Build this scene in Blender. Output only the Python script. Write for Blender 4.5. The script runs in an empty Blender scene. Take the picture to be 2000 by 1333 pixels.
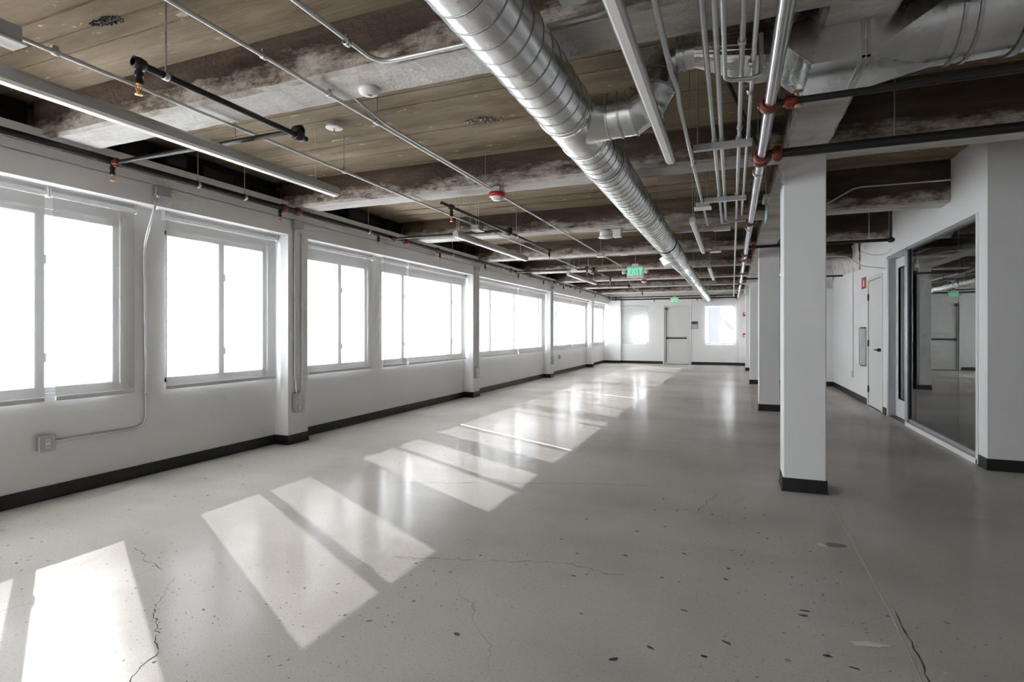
import bpy, bmesh, math, random
from mathutils import Vector, Matrix, noise as mnoise

random.seed(7)
SC = bpy.context.scene
COL = SC.collection

# ----------------------------------------------------------------- camera
F_PX = 1065.0
cam_d = bpy.data.cameras.new('camera')
cam_d.sensor_fit = 'HORIZONTAL'
cam_d.sensor_width = 36.0
cam_d.lens = 36.0 * F_PX / 2000.0
cam_d.shift_y = -19.0 / 2000.0
cam_d.clip_start = 0.05
cam_d.clip_end = 300
cam = bpy.data.objects.new('camera', cam_d)
COL.objects.link(cam)
cam.location = (0, 0, 1.25)
cam.rotation_euler = (math.radians(90), 0, math.radians(21.987))
SC.camera = cam

# ----------------------------------------------------------------- world, sun, exposure
SKY = 7.0
world = bpy.data.worlds.new('sky')
SC.world = world
world.use_nodes = True
wn = world.node_tree.nodes
bg = wn['Background']
bg.inputs['Color'].default_value = (0.935, 0.965, 1.0, 1)
bg.inputs['Strength'].default_value = SKY

sun_d = bpy.data.lights.new('sun', 'SUN')
sun_d.energy = 3.3
sun_d.angle = math.radians(0.35)
sun_d.color = (1.0, 0.975, 0.95)
sun = bpy.data.objects.new('sun', sun_d)
COL.objects.link(sun)
sun_dir = Vector((1.0, -0.545, -0.609)).normalized()
sun.rotation_euler = sun_dir.to_track_quat('-Z', 'Y').to_euler()
sun.location = (-9, 8, 6)

SC.view_settings.view_transform = 'Standard'
SC.view_settings.look = 'None'
SC.view_settings.gamma = 1.0
SC.view_settings.use_curve_mapping = False
SC.view_settings.exposure = 2.0
SC.cycles.use_denoising = True
SC.cycles.max_bounces = 7
SC.cycles.use_adaptive_sampling = True
SC.cycles.adaptive_threshold = 0.06
SC.cycles.adaptive_min_samples = 16
SC.cycles.diffuse_bounces = 5
SC.cycles.glossy_bounces = 3
SC.cycles.transmission_bounces = 6
SC.cycles.transparent_max_bounces = 10
SC.cycles.sample_clamp_indirect = 6.0
SC.cycles.caustics_reflective = False
SC.cycles.caustics_refractive = False


def portal(loc, rot, sx, sy):
    d = bpy.data.lights.new('daylight_portal', 'AREA')
    d.shape = 'RECTANGLE'
    d.size, d.size_y = sx, sy
    d.cycles.is_portal = True
    o = bpy.data.objects.new('daylight_portal', d)
    COL.objects.link(o)
    o.location = loc
    o.rotation_euler = rot
    return o


# ----------------------------------------------------------------- materials
def mat(name, col=(.8, .8, .8), rough=.5, metal=0.0, spec=.5, emit=None, es=0):
    m = bpy.data.materials.new(name)
    m.use_nodes = True
    b = m.node_tree.nodes['Principled BSDF']
    b.inputs['Base Color'].default_value = (*col, 1)
    b.inputs['Roughness'].default_value = rough
    b.inputs['Metallic'].default_value = metal
    b.inputs['Specular IOR Level'].default_value = spec
    if emit:
        b.inputs['Emission Color'].default_value = (*emit, 1)
        b.inputs['Emission Strength'].default_value = es
    return m


class NT:
    """tiny node helper"""
    def __init__(s, m):
        s.t = m.node_tree
        s.n = s.t.nodes
        s.b = s.n.get('Principled BSDF')

    def new(s, typ, **kw):
        n = s.n.new(typ)
        for k, v in kw.items():
            if k.startswith('i_'):
                n.inputs[k[2:]].default_value = v
            else:
                setattr(n, k, v)
        return n

    def link(s, a, b):
        s.t.links.new(a, b)

    def coords(s, scale=(1, 1, 1), rot=(0, 0, 0), loc=(0, 0, 0)):
        tc = s.new('ShaderNodeTexCoord')
        mp = s.new('ShaderNodeMapping')
        mp.inputs['Scale'].default_value = scale
        mp.inputs['Rotation'].default_value = rot
        mp.inputs['Location'].default_value = loc
        s.link(tc.outputs['Object'], mp.inputs['Vector'])
        return mp.outputs['Vector']

    def noise(s, vec, scale, detail=4, rough=.55, dist=0.0):
        n = s.new('ShaderNodeTexNoise')
        n.inputs['Scale'].default_value = scale
        n.inputs['Detail'].default_value = detail
        n.inputs['Roughness'].default_value = rough
        n.inputs['Distortion'].default_value = dist
        s.link(vec, n.inputs['Vector'])
        return n.outputs['Fac']

    def ramp(s, fac, stops):
        r = s.new('ShaderNodeValToRGB')
        el = r.color_ramp.elements
        while len(el) < len(stops):
            el.new(0.5)
        for e, (p, c) in zip(el, stops):
            e.position = p
            e.color = (*c, 1) if len(c) == 3 else c
        s.link(fac, r.inputs['Fac'])
        return r.outputs['Color']

    def mix(s, fac, a, b, blend='MIX'):
        n = s.new('ShaderNodeMix', data_type='RGBA', blend_type=blend)
        for sock, v in ((n.inputs[0], fac), (n.inputs[6], a), (n.inputs[7], b)):
            if hasattr(v, 'is_linked') or hasattr(v, 'links'):
                s.link(v, sock)
            else:
                sock.default_value = v if not isinstance(v, tuple) else ((*v, 1) if len(v) == 3 else v)
        return n.outputs[2]

    def math(s, op, a, b=None, c=None, clamp=False):
        n = s.new('ShaderNodeMath', operation=op, use_clamp=clamp)
        for i, v in enumerate((a, b, c)):
            if v is None:
                continue
            if hasattr(v, 'links'):
                s.link(v, n.inputs[i])
            else:
                n.inputs[i].default_value = v
        return n.outputs[0]

    def maprange(s, v, a, b, c=0, d=1):
        n = s.new('ShaderNodeMapRange')
        s.link(v, n.inputs[0])
        for i, q in enumerate((a, b, c, d)):
            n.inputs[i + 1].default_value = q
        return n.outputs[0]

    def bump(s, h, strength=.2, dist=.01, prev=None):
        n = s.new('ShaderNodeBump')
        n.inputs['Strength'].default_value = strength
        n.inputs['Distance'].default_value = dist
        s.link(h, n.inputs['Height'])
        if prev is not None:
            s.link(prev, n.inputs['Normal'])
        return n.outputs['Normal']


def wall_paint(name, col):
    m = mat(name, col, .55, spec=.35)
    t = NT(m)
    v = t.coords()
    n1 = t.noise(v, 1.3, 1)
    c = t.mix(t.maprange(n1, .3, .7, 0, 1), tuple(x * .965 for x in col), col)
    t.link(c, t.b.inputs['Base Color'])
    return m


M = {}
M['white'] = wall_paint('white wall paint', (.85, .85, .855))
M['white2'] = wall_paint('white trim paint', (.82, .82, .81))
M['doorpaint'] = wall_paint('white door paint', (.76, .76, .755))
M['rubber'] = mat('black rubber base', (.016, .016, .017), .42)
M['frame'] = mat('white window frame', (.62, .63, .64), .4)
M['alu'] = mat('brushed aluminium frame', (.50, .52, .54), .35, .6)
M['gasket'] = mat('black gasket', (.01, .011, .012), .5)
M['black'] = mat('black pipe paint', (.014, .013, .013), .38)
M['blackmetal'] = mat('black hardware', (.02, .02, .02), .35)
M['red'] = mat('red coupling enamel', (.18, .028, .016), .4)
M['redplastic'] = mat('red alarm plastic', (.55, .012, .02), .35)
M['whiteplastic'] = mat('white plastic', (.80, .80, .78), .35)
M['diffuser'] = mat('white acrylic diffuser', (.88, .88, .88), .3)
M['lightbody'] = mat('light grey fixture body', (.52, .525, .53), .38)
M['brass'] = mat('brass', (.72, .42, .20), .3, .9)
M['zinc'] = mat('zinc plated steel', (.62, .64, .66), .32, .9)
M['silver'] = mat('silver pipe', (.55, .56, .58), .2, .95)
M['cable'] = mat('white cable', (.7, .68, .65), .5)
M['greysteel'] = mat('grey steel box', (.48, .50, .51), .4, .65)
M['greenlit'] = mat('lit green lettering', (.02, .5, .2), .5, emit=(.02, .80, .28), es=.45)
M['greensign'] = mat('green tinted acrylic', (.55, .78, .66), .3)
M['cavity'] = mat('black tar', (.006, .006, .006), .4)  # near-black fill for the spandrel pockets and one slab hollow
M['ink'] = mat('dark printed ink', (.04, .04, .045), .5)
M['signred'] = mat('sign red', (.55, .03, .03), .45)
M['redfaint'] = mat('extinguisher red', (.45, .05, .04), .35)
M['patchlight'] = mat('exposed pale concrete', (.85, .76, .64), .8)
M['patchgrey'] = mat('grey patch mortar', (.20, .20, .20), .35)
M['crack'] = mat('dark crack line', (.10, .095, .09), .9)  # flat dark lines for the floor cracks
M['pebble'] = mat('dark aggregate stone', (.055, .048, .048), .45)
M['joint'] = mat('pale joint sealant', (.70, .67, .63), .45)
M['facade'] = mat('grey facade', (.065, .068, .078), .8)
M['brace'] = mat('dark strut', (.02, .018, .016), .5)


def steel_conduit():
    m = mat('galvanised conduit', (.66, .68, .69), .36, .85)
    t = NT(m)
    v = t.coords()
    n = t.noise(v, 30, 3)
    t.link(t.maprange(n, .3, .7, .28, .48), t.b.inputs['Roughness'])
    return m


M['conduit'] = steel_conduit()


def galvanised():
    m = mat('galvanised duct sheet', (.8, .82, .82), .34, 1.0)
    t = NT(m)
    v = t.coords()
    vo = t.new('ShaderNodeTexVoronoi')
    vo.inputs['Scale'].default_value = 45
    t.link(v, vo.inputs['Vector'])
    sp = t.math('MULTIPLY', vo.outputs['Color'], 1.0)
    n = t.noise(v, 5, 4)
    c = t.mix(t.maprange(n, .3, .7, 0, 1), (.78, .80, .805), (.90, .92, .925))
    c2 = t.mix(.18, c, vo.outputs['Color'], 'SOFT_LIGHT')
    t.link(c2, t.b.inputs['Base Color'])
    t.link(t.maprange(n, .3, .7, .20, .33), t.b.inputs['Roughness'])
    t.link(t.bump(t.noise(v, 4, 1), .06, .02), t.b.inputs['Normal'])
    return m


M['galv'] = galvanised()
M['seam'] = mat('dark lock seam', (.30, .31, .31), .5, .9)


def concrete_slab():
    m = mat('board formed brown concrete', (.3, .25, .2), .85, spec=.2)
    t = NT(m)
    v = t.coords()
    vs = t.coords(scale=(.45, 2.0, 1))            # streaks along the boards
    vf = t.coords(scale=(.9, 15, 1))
    n1 = t.noise(vs, 1.15, 5, .66)
    n2 = t.noise(v, .55, 2)
    n3 = t.noise(vf, 3, 2)
    c = t.ramp(n1, [(.28, (.12, .088, .055)), (.42, (.225, .175, .118)), (.56, (.345, .28, .20)), (.72, (.49, .415, .32))])
    c = t.mix(t.maprange(n2, .42, .62, 0, .7), c, (.17, .13, .08))
    c = t.mix(t.maprange(n3, .5, .75, 0, .28), c, (.13, .092, .062))
    # pale scuffs
    sc = t.noise(t.coords(scale=(2.0, 4, 1)), 3.2, 4, .62)
    c = t.mix(t.maprange(sc, .64, .70, 0, .75), c, (.62, .55, .47))
    # reddish stains
    rs = t.noise(v, 1.7, 2)
    c = t.mix(t.maprange(rs, .6, .72, 0, .45), c, (.22, .12, .09))
    t.link(c, t.b.inputs['Base Color'])
    t.link(t.bump(t.noise(vf, 9, 1), .3, .006), t.b.inputs['Normal'])
    return m


def concrete_beam(zb):
    m = mat('stained concrete beam', (.3, .26, .22), .85, spec=.2)
    t = NT(m)
    v = t.coords()
    tc = t.new('ShaderNodeTexCoord')
    sep = t.new('ShaderNodeSeparateXYZ')
    t.link(tc.outputs['Object'], sep.inputs[0])
    geo = t.new('ShaderNodeNewGeometry')
    sepn = t.new('ShaderNodeSeparateXYZ')
    t.link(geo.outputs['Normal'], sepn.inputs[0])
    vs = t.coords(scale=(.5, 3, 3))
    n1 = t.noise(vs, 1.6, 5, .6)
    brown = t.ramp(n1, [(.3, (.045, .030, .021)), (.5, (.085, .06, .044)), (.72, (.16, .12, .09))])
    n2 = t.noise(t.coords(scale=(1.0, 2, 2)), 7, 5, .72)
    pale = t.ramp(n2, [(.34, (.12, .085, .065)), (.45, (.30, .25, .21)), (.57, (.47, .42, .37)), (.8, (.58, .53, .49))])
    # pale rubbed band near the bottom arris
    edge = t.noise(t.coords(scale=(.45, 1, 1.6)), 3.4, 5, .74)
    hh = t.math('SUBTRACT', sep.outputs[2], zb)
    hh = t.math('ADD', hh, t.math('MULTIPLY', t.math('SUBTRACT', edge, .5), .42))
    band = t.maprange(hh, .07, .14, 1, 0)
    c = t.mix(band, brown, pale)
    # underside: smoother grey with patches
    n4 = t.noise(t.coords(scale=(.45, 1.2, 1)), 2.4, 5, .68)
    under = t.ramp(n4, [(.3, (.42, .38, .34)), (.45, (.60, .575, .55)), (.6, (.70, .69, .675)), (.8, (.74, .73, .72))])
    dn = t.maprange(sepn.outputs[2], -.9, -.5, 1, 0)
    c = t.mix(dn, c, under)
    t.link(c, t.b.inputs['Base Color'])
    t.link(t.bump(t.noise(v, 22, 2, .75), .6, .014), t.b.inputs['Normal'])
    return m


def floor_mat():
    m = mat('polished concrete', (.4, .38, .36), .2, spec=.10)
    t = NT(m)
    v = t.coords()
    n1 = t.noise(v, .55, 3, .55)
    n2 = t.noise(v, 2.3, 5, .68)
    c = t.ramp(n1, [(.32, (.455, .42, .385)), (.5, (.60, .567, .53)), (.68, (.69, .667, .635))])
    c = t.mix(t.maprange(n2, .35, .65, 0, .6), c, (.62, .575, .53))
    n5 = t.noise(t.coords(scale=(.25, .9, 1)), 1.3, 3)
    c = t.mix(t.maprange(n5, .5, .7, 0, .55), c, (.47, .43, .395))
    # fine pepper
    n3 = t.noise(v, 95, 2, .6)
    c = t.mix(t.maprange(n3, .58, .72, 0, .45), c, (.18, .165, .155))
    # scattered dark aggregate, some cells only
    vd = t.new('ShaderNodeVectorMath', operation='ADD')
    nd = t.new('ShaderNodeTexNoise')
    nd.inputs['Scale'].default_value = 14
    t.link(v, nd.inputs['Vector'])
    sc = t.new('ShaderNodeVectorMath', operation='SCALE')
    sc.inputs['Scale'].default_value = .035
    t.link(nd.outputs['Color'], sc.inputs[0])
    t.link(v, vd.inputs[0])
    t.link(sc.outputs[0], vd.inputs[1])
    zone = t.maprange(t.noise(v, .45, 1), .42, .58, 0, 1)
    for scale, thr, keep, dark in ((9.0, .10, .82, .8), (24.0, .14, .76, .65)):
        vo = t.new('ShaderNodeTexVoronoi', voronoi_dimensions='2D')
        vo.inputs['Scale'].default_value = scale
        t.link(vd.outputs[0], vo.inputs['Vector'])
        sp = t.new('ShaderNodeSeparateColor')
        t.link(vo.outputs['Color'], sp.inputs[0])
        on = t.maprange(sp.outputs[0], keep, keep + .01, 0, 1)
        rad = t.math('MULTIPLY', sp.outputs[1], thr)
        hit = t.math('LESS_THAN', vo.outputs['Distance'], rad)
        f = t.math('MULTIPLY', t.math('MULTIPLY', on, hit), t.math('MULTIPLY', zone, dark))
        c = t.mix(f, c, (.07, .06, .06))
    # hairline cracks
    vo2 = t.new('ShaderNodeTexVoronoi', voronoi_dimensions='2D', feature='DISTANCE_TO_EDGE')
    vo2.inputs['Scale'].default_value = .42
    va = t.new('ShaderNodeVectorMath', operation='ADD')
    sc2 = t.new('ShaderNodeVectorMath', operation='SCALE')
    sc2.inputs['Scale'].default_value = .38
    nd2 = t.new('ShaderNodeTexNoise')
    nd2.inputs['Scale'].default_value = 2.2
    nd2.inputs['Detail'].default_value = 4
    t.link(v, nd2.inputs['Vector'])
    t.link(nd2.outputs['Color'], sc2.inputs[0])
    t.link(v, va.inputs[0])
    t.link(sc2.outputs[0], va.inputs[1])
    t.link(va.outputs[0], vo2.inputs['Vector'])
    ck = t.math('LESS_THAN', vo2.outputs['Distance'], .0011)
    ck = t.math('MULTIPLY', ck, t.maprange(n1, .45, .62, 0, .55))
    c = t.mix(ck, c, (.16, .145, .135))
    # honed concrete: diffuse body with a partly worn polish on top
    nrm = t.bump(t.noise(v, 6, 1), .05, .006)
    di = t.new('ShaderNodeBsdfDiffuse')
    t.link(c, di.inputs['Color'])
    gl = t.new('ShaderNodeBsdfGlossy')
    t.link(t.math('ADD', t.maprange(n2, .3, .7, .14, .20), t.maprange(n3, .55, .8, 0, .05)), gl.inputs['Roughness'])
    t.link(nrm, gl.inputs['Normal'])
    fr = t.new('ShaderNodeFresnel')
    fr.inputs['IOR'].default_value = 1.38
    mx = t.new('ShaderNodeMixShader')
    t.link(t.math('MULTIPLY', fr.outputs[0], .42), mx.inputs[0])
    t.link(di.outputs[0], mx.inputs[1])
    t.link(gl.outputs[0], mx.inputs[2])
    t.link(mx.outputs[0], t.n['Material Output'].inputs['Surface'])
    t.n.remove(t.b)
    return m


def rough_plaster():
    m = mat('rough white plaster', (.7, .69, .67), .8, spec=.2)
    t = NT(m)
    v = t.coords()
    n = t.noise(v, 5, 6, .65)
    c = t.ramp(n, [(.3, (.40, .36, .33)), (.45, (.66, .64, .62)), (.7, (.78, .775, .77))])
    t.link(c, t.b.inputs['Base Color'])
    t.link(t.bump(n, .5, .02), t.b.inputs['Normal'])
    return m


def shade_fabric():
    m = bpy.data.materials.new('solar screen fabric')
    m.use_nodes = True
    t = NT(m)
    t.n.remove(t.b)
    out = t.n['Material Output']
    tr = t.new('ShaderNodeBsdfTransparent')
    tr.inputs['Color'].default_value = (1, 1, 1, 1)
    di = t.new('ShaderNodeBsdfDiffuse')
    ge = t.new('ShaderNodeNewGeometry')
    sx = t.new('ShaderNodeSeparateXYZ')
    t.link(ge.outputs['Normal'], sx.inputs[0])
    # street side darkened to cut bounced daylight behind it; room side off white
    t.link(t.mix(t.maprange(sx.outputs[0], -.5, -.4, 1, 0), (.62, .62, .615), (.07, .07, .07)), di.inputs['Color'])
    tl = t.new('ShaderNodeBsdfTranslucent')
    tl.inputs['Color'].default_value = (.62, .62, .62, 1)
    m1 = t.new('ShaderNodeMixShader')
    m1.inputs[0].default_value = .018
    t.link(di.outputs[0], m1.inputs[1])
    t.link(tl.outputs[0], m1.inputs[2])
    m2 = t.new('ShaderNodeMixShader')
    m2.inputs[0].default_value = 1 - SHADE_OPEN
    t.link(tr.outputs[0], m2.inputs[1])
    t.link(m1.outputs[0], m2.inputs[2])
    t.link(m2.outputs[0], out.inputs['Surface'])
    return m


def thin_glass(name, ior, tint):
    m = bpy.data.materials.new(name)
    m.use_nodes = True
    t = NT(m)
    t.n.remove(t.b)
    out = t.n['Material Output']
    tr = t.new('ShaderNodeBsdfTransparent')
    tr.inputs['Color'].default_value = (*tint, 1)
    gl = t.new('ShaderNodeBsdfGlossy')
    gl.inputs['Roughness'].default_value = 0.0
    gl.inputs['Color'].default_value = (.95, .97, .97, 1)
    fr = t.new('ShaderNodeFresnel')
    fr.inputs['IOR'].default_value = ior
    mx = t.new('ShaderNodeMixShader')
    ge = t.new('ShaderNodeNewGeometry')
    front = t.math('SUBTRACT', 1.0, ge.outputs['Backfacing'])
    t.link(t.math('MULTIPLY', fr.outputs[0], front), mx.inputs[0])
    t.link(tr.outputs[0], mx.inputs[1])
    t.link(gl.outputs[0], mx.inputs[2])
    t.link(mx.outputs[0], out.inputs['Surface'])
    return m


SHADE_OPEN = .22
ZB, ZS_L, ZS_R = 2.61, 2.90, 3.06          # beam underside, slab underside left / right of the girder
M['slab'] = concrete_slab()
M['beam'] = concrete_beam(ZB)
M['floor'] = floor_mat()
M['plaster'] = rough_plaster()
M['fabric'] = shade_fabric()
M['glass'] = thin_glass('clear window glass', 1.45, (.97, .98, .98))
M['storeglass'] = thin_glass('storefront glass', 4.5, (.90, .93, .92))


# ----------------------------------------------------------------- mesh builder
class MB:
    def __init__(s):
        s.v, s.f, s.sm = [], [], []

    def add(s, vs, fs, smooth=False):
        o = len(s.v)
        s.v += [tuple(p) for p in vs]
        s.f += [tuple(i + o for i in f) for f in fs]
        s.sm += [smooth] * len(fs)
        return s

    def box(s, x0, x1, y0, y1, z0, z1):
        vs = [(x, y, z) for z in (z0, z1) for y in (y0, y1) for x in (x0, x1)]
        return s.add(vs, [(0, 2, 3, 1), (4, 5, 7, 6), (0, 1, 5, 4), (2, 6, 7, 3), (0, 4, 6, 2), (1, 3, 7, 5)])

    def bbox(s, x0, x1, y0, y1, z0, z1, b=.004):
        """box with chamfered edges"""
        bm = bmesh.new()
        bmesh.ops.create_cube(bm, size=1)
        for q in bm.verts:
            q.co = ((x0 + x1) / 2 + q.co.x * (x1 - x0), (y0 + y1) / 2 + q.co.y * (y1 - y0), (z0 + z1) / 2 + q.co.z * (z1 - z0))
        bmesh.ops.bevel(bm, geom=bm.edges[:], offset=b, segments=1, affect='EDGES')
        bm.verts.index_update()
        s.add([q.co[:] for q in bm.verts], [[q.index for q in f.verts] for f in bm.faces])
        bm.free()
        return s

    def tube(s, pts, r, n=12, caps=True, smooth=True):
        pts = [Vector(p) for p in pts]
        rs = r if isinstance(r, (list, tuple)) else [r] * len(pts)
        T = []
        for i in range(len(pts)):
            a = pts[min(i + 1, len(pts) - 1)] - pts[max(i - 1, 0)]
            T.append(a.normalized())
        ref = Vector((0, 0, 1)) if abs(T[0].z) < .9 else Vector((1, 0, 0))
        u = T[0].cross(ref).normalized()
        vs = []
        for i, p in enumerate(pts):
            u = (u - T[i] * u.dot(T[i])).normalized()
            w = T[i].cross(u)
            for k in range(n):
                a = 2 * math.pi * k / n
                vs.append(p + (u * math.cos(a) + w * math.sin(a)) * rs[i])
        fs = [(i * n + k, i * n + (k + 1) % n, (i + 1) * n + (k + 1) % n, (i + 1) * n + k)
              for i in range(len(pts) - 1) for k in range(n)]
        s.add(vs, fs, smooth)
        if caps:
            e = (len(pts) - 1) * n
            s.add(vs[:n], [tuple(range(n))[::-1]])
            s.add(vs[e:e + n], [tuple(range(n))])
        return s

    def cyl(s, p, q, r, n=12, r2=None):
        return s.tube([p, q], [r, r if r2 is None else r2], n)

    def lathe(s, prof, c=(0, 0, 0), n=20, axis='Z', smooth=True):
        """prof: list of (radius, height) along axis"""
        vs = []
        for r, h in prof:
            for k in range(n):
                a = 2 * math.pi * k / n
                x, y = r * math.cos(a), r * math.sin(a)
                p = {'Z': (x, y, h), 'X': (h, x, y), 'Y': (x, h, y)}[axis]
                vs.append((c[0] + p[0], c[1] + p[1], c[2] + p[2]))
        fs = [(i * n + k, i * n + (k + 1) % n, (i + 1) * n + (k + 1) % n, (i + 1) * n + k)
              for i in range(len(prof) - 1) for k in range(n)]
        s.add(vs, fs, smooth)
        return s

    def prism(s, poly, axis, a, b):
        """extrude 2D polygon along axis from a to b; poly in the two other axes, in order"""
        def P(q, h):
            return {'X': (h, q[0], q[1]), 'Y': (q[0], h, q[1]), 'Z': (q[0], q[1], h)}[axis]
        n = len(poly)
        vs = [P(q, a) for q in poly] + [P(q, b) for q in poly]
        fs = [tuple(range(n))[::-1], tuple(range(n, 2 * n))] + [(i, (i + 1) % n, n + (i + 1) % n, n + i) for i in range(n)]
        return s.add(vs, fs)

    def loft(s, rings, smooth=False, caps=True):
        n = len(rings[0])
        vs = [p for r in rings for p in r]
        fs = [(i * n + k, i * n + (k + 1) % n, (i + 1) * n + (k + 1) % n, (i + 1) * n + k)
              for i in range(len(rings) - 1) for k in range(n)]
        s.add(vs, fs, smooth)
        if caps:
            s.add(rings[0], [tuple(range(n))[::-1]])
            s.add(rings[-1], [tuple(range(n))])
        return s

    def build(s, name, material, parent=None, origin=None):
        if parent is not None:
            o0 = Vector(parent['_org'])
        elif origin is not None:
            o0 = Vector(origin)
        else:
            xs, ys, zs = zip(*s.v)
            o0 = Vector(((min(xs) + max(xs)) / 2, (min(ys) + max(ys)) / 2, min(zs)))
        me = bpy.data.meshes.new(name)
        me.from_pydata([tuple(Vector(p) - o0) for p in s.v], [], s.f)
        me.polygons.foreach_set('use_smooth', s.sm)
        bm = bmesh.new()
        bm.from_mesh(me)
        bmesh.ops.recalc_face_normals(bm, faces=bm.faces)
        bm.to_mesh(me)
        bm.free()
        me.materials.append(M[material] if isinstance(material, str) else material)
        o = bpy.data.objects.new(name, me)
        COL.objects.link(o)
        o['_org'] = tuple(o0)
        if parent is not None:
            o.parent = parent
        else:
            o.location = o0
        return o


def tag(o, label, cat, group=None):
    o['label'] = label
    o['category'] = cat
    if group:
        o['group'] = group
    return o


def thing(name, loc, label, cat, group=None):
    o = bpy.data.objects.new(name, None)
    o.empty_display_size = .1
    COL.objects.link(o)
    o.location = loc
    o['_org'] = tuple(loc)
    return tag(o, label, cat, group)


def struct(o, label=None):
    o['kind'] = 'structure'
    if label:
        o['label'] = label
    return o


def sempty(name, loc, label=None):
    o = bpy.data.objects.new(name, None)
    COL.objects.link(o)
    o.location = loc
    o['_org'] = tuple(loc)
    return struct(o, label)


def fillet(pts, r, n=6):
    """polyline with rounded corners"""
    pts = [Vector(p) for p in pts]
    out = [pts[0]]
    for i in range(1, len(pts) - 1):
        a, b, c = pts[i - 1], pts[i], pts[i + 1]
        d1, d2 = (a - b), (c - b)
        rr = min(r, d1.length * .48, d2.length * .48)
        p, q = b + d1.normalized() * rr, b + d2.normalized() * rr
        for k in range(n + 1):
            t = k / n
            out.append(p * (1 - t) ** 2 + b * 2 * t * (1 - t) + q * t ** 2)
    out.append(pts[-1])
    return out


# ================================================================= STRUCTURE
XW, XP = -4.71, -4.52               # left wall in the bays / pilaster and spandrel face
YB, YF = 21.5, -3.4                 # far wall, wall behind the camera
XR = 2.13                           # right wall
Y_FACE = 6.15                       # wall that turns to the right
XO = 6.4                            # far right side of the open corner
ORG = (0, 0, 0)
PIL = [(-4.67, -4.37), (0.0, .30), (4.63, 4.93), (9.24, 9.52), (13.95, 14.22), (18.6, 18.9)]

# floor: one slab with a grid so that it stays a real surface
b = MB()
b.box(-5.2, XO + .2, YF - .2, YB + .2, -.15, 0)
floor = struct(b.build('floor', 'floor', origin=ORG), 'polished grey brown concrete floor')


def ribbon(pts, w, z, name, material, parent):
    b = MB()
    P = [Vector((x, y, 0)) for x, y in pts]
    L, Rr = [], []
    for i, p in enumerate(P):
        d = (P[min(i + 1, len(P) - 1)] - P[max(i - 1, 0)]).normalized()
        nrm = Vector((-d.y, d.x, 0))
        ww = w * (.35 + random.random()) * (1 if 0 < i < len(P) - 1 else .2)
        L.append((p.x + nrm.x * ww, p.y + nrm.y * ww, z))
        Rr.append((p.x - nrm.x * ww, p.y - nrm.y * ww, z))
    n = len(P)
    b.add(L + Rr, [(i, i + 1, n + i + 1, n + i) for i in range(n - 1)])
    return b.build(name, material, parent)


def jag(p, q, n, amp):
    out = []
    for i in range(n + 1):
        t = i / n
        e = amp * math.sin(math.pi * t) ** .3 if 0 < i < n else 0
        out.append((p[0] + (q[0] - p[0]) * t + random.uniform(-e, e), p[1] + (q[1] - p[1]) * t + random.uniform(-e, e)))
    return out


for p, q, n, amp, w in (((-2.62, 1.93), (-2.414, 1.672), 14, .012, .0015), ((-2.414, 1.672), (-2.085, 1.464), 22, .011, .0026),
                        ((-2.085, 1.464), (-1.96, 1.25), 12, .012, .0026), ((-2.6, 3.80), (-1.09, 4.385), 40, .012, .0025),
                        ((-1.09, 4.385), (-.6, 4.50), 14, .015, .0028), ((-1.75, 2.55), (-.845, 2.831), 30, .02, .002),
                        ((-.845, 2.831), (-.5, 2.80), 12, .03, .002), ((-3.2, 2.1), (-2.75, 1.95), 12, .02, .002),
                        ((-.25, 3.9), (-.1, 4.5), 10, .02, .0016)):
    ribbon(jag(p, q, n, amp), w, .0005, 'crack', 'crack', floor)
ribbon([(.60, 2.0), (.626, 2.347), (.65, 2.861), (.658, 3.7), (.662, 4.75)], .004, .0006, 'joint_line', 'joint', floor)
ribbon(jag((.64, 2.0), (.675, 2.9), 20, .006), .003, .0005, 'crack', 'crack', floor)


def blob(cx, cy, rx, ry, rot, n, z, name, material, jit=.35):
    b = MB()
    vs = []
    for k in range(n):
        a = 2 * math.pi * k / n
        r = 1 + random.uniform(-jit, jit)
        x, y = math.cos(a) * rx * r, math.sin(a) * ry * r
        vs.append((cx + x * math.cos(rot) - y * math.sin(rot), cy + x * math.sin(rot) + y * math.cos(rot), z))
    b.add(vs, [tuple(range(n))])
    return b.build(name, material, floor)


blob(.505, 2.55, .062, .022, .15, 22, .0008, 'spall_patch', 'patchlight')
blob(.485, 3.63, .022, .028, .6, 14, .0008, 'spall_patch', 'patchlight')
blob(.56, 3.66, .055, .035, .2, 20, .0006, 'mortar_patch', 'patchgrey', .12)
# the larger dark stones ground flush with the surface (positions read off the floor)
STONES = [(-1.05, 2.0, .018), (-.42, 2.07, .03), (-.33, 2.85, .018), (-.2, 2.55, .02), (-.02, 2.35, .022), (-.03, 2.95, .02), (.30, 2.75, .026),
          (.29, 2.7, .022), (.34, 2.4, .03), (.05, 3.3, .015), (.0, 3.35, .014), (-.9, 3.55, .022), (-.55, 3.45, .022), (-.4, 3.6, .016),
          (-.25, 3.2, .02), (-.55, 3.05, .02), (-.75, 2.7, .015), (.15, 3.7, .016), (.2, 3.25, .012), (-1.3, 2.75, .016), (-.1, 2.22, .024),
          (-.62, 2.35, .013), (-1.45, 1.95, .016), (.42, 2.35, .02), (-.3, 2.2, .018), (-.95, 3.15, .016), (-.5, 3.9, .014), (-.3, 4.0, .014),
          (-1.75, 2.1, .014), (-2.6, 3.0, .01), (-2.2, 1.75, .012), (.28, 3.1, .014), (.4, 2.95, .012), (-2.9, 1.55, .018), (-2.7, 1.5, .012)]
for x, y, r in STONES:
    blob(x, y, r * random.uniform(.55, .95), r * random.uniform(.28, .5), random.uniform(-.6, .9), 9, .0007, 'stone', 'pebble', .3)

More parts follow.
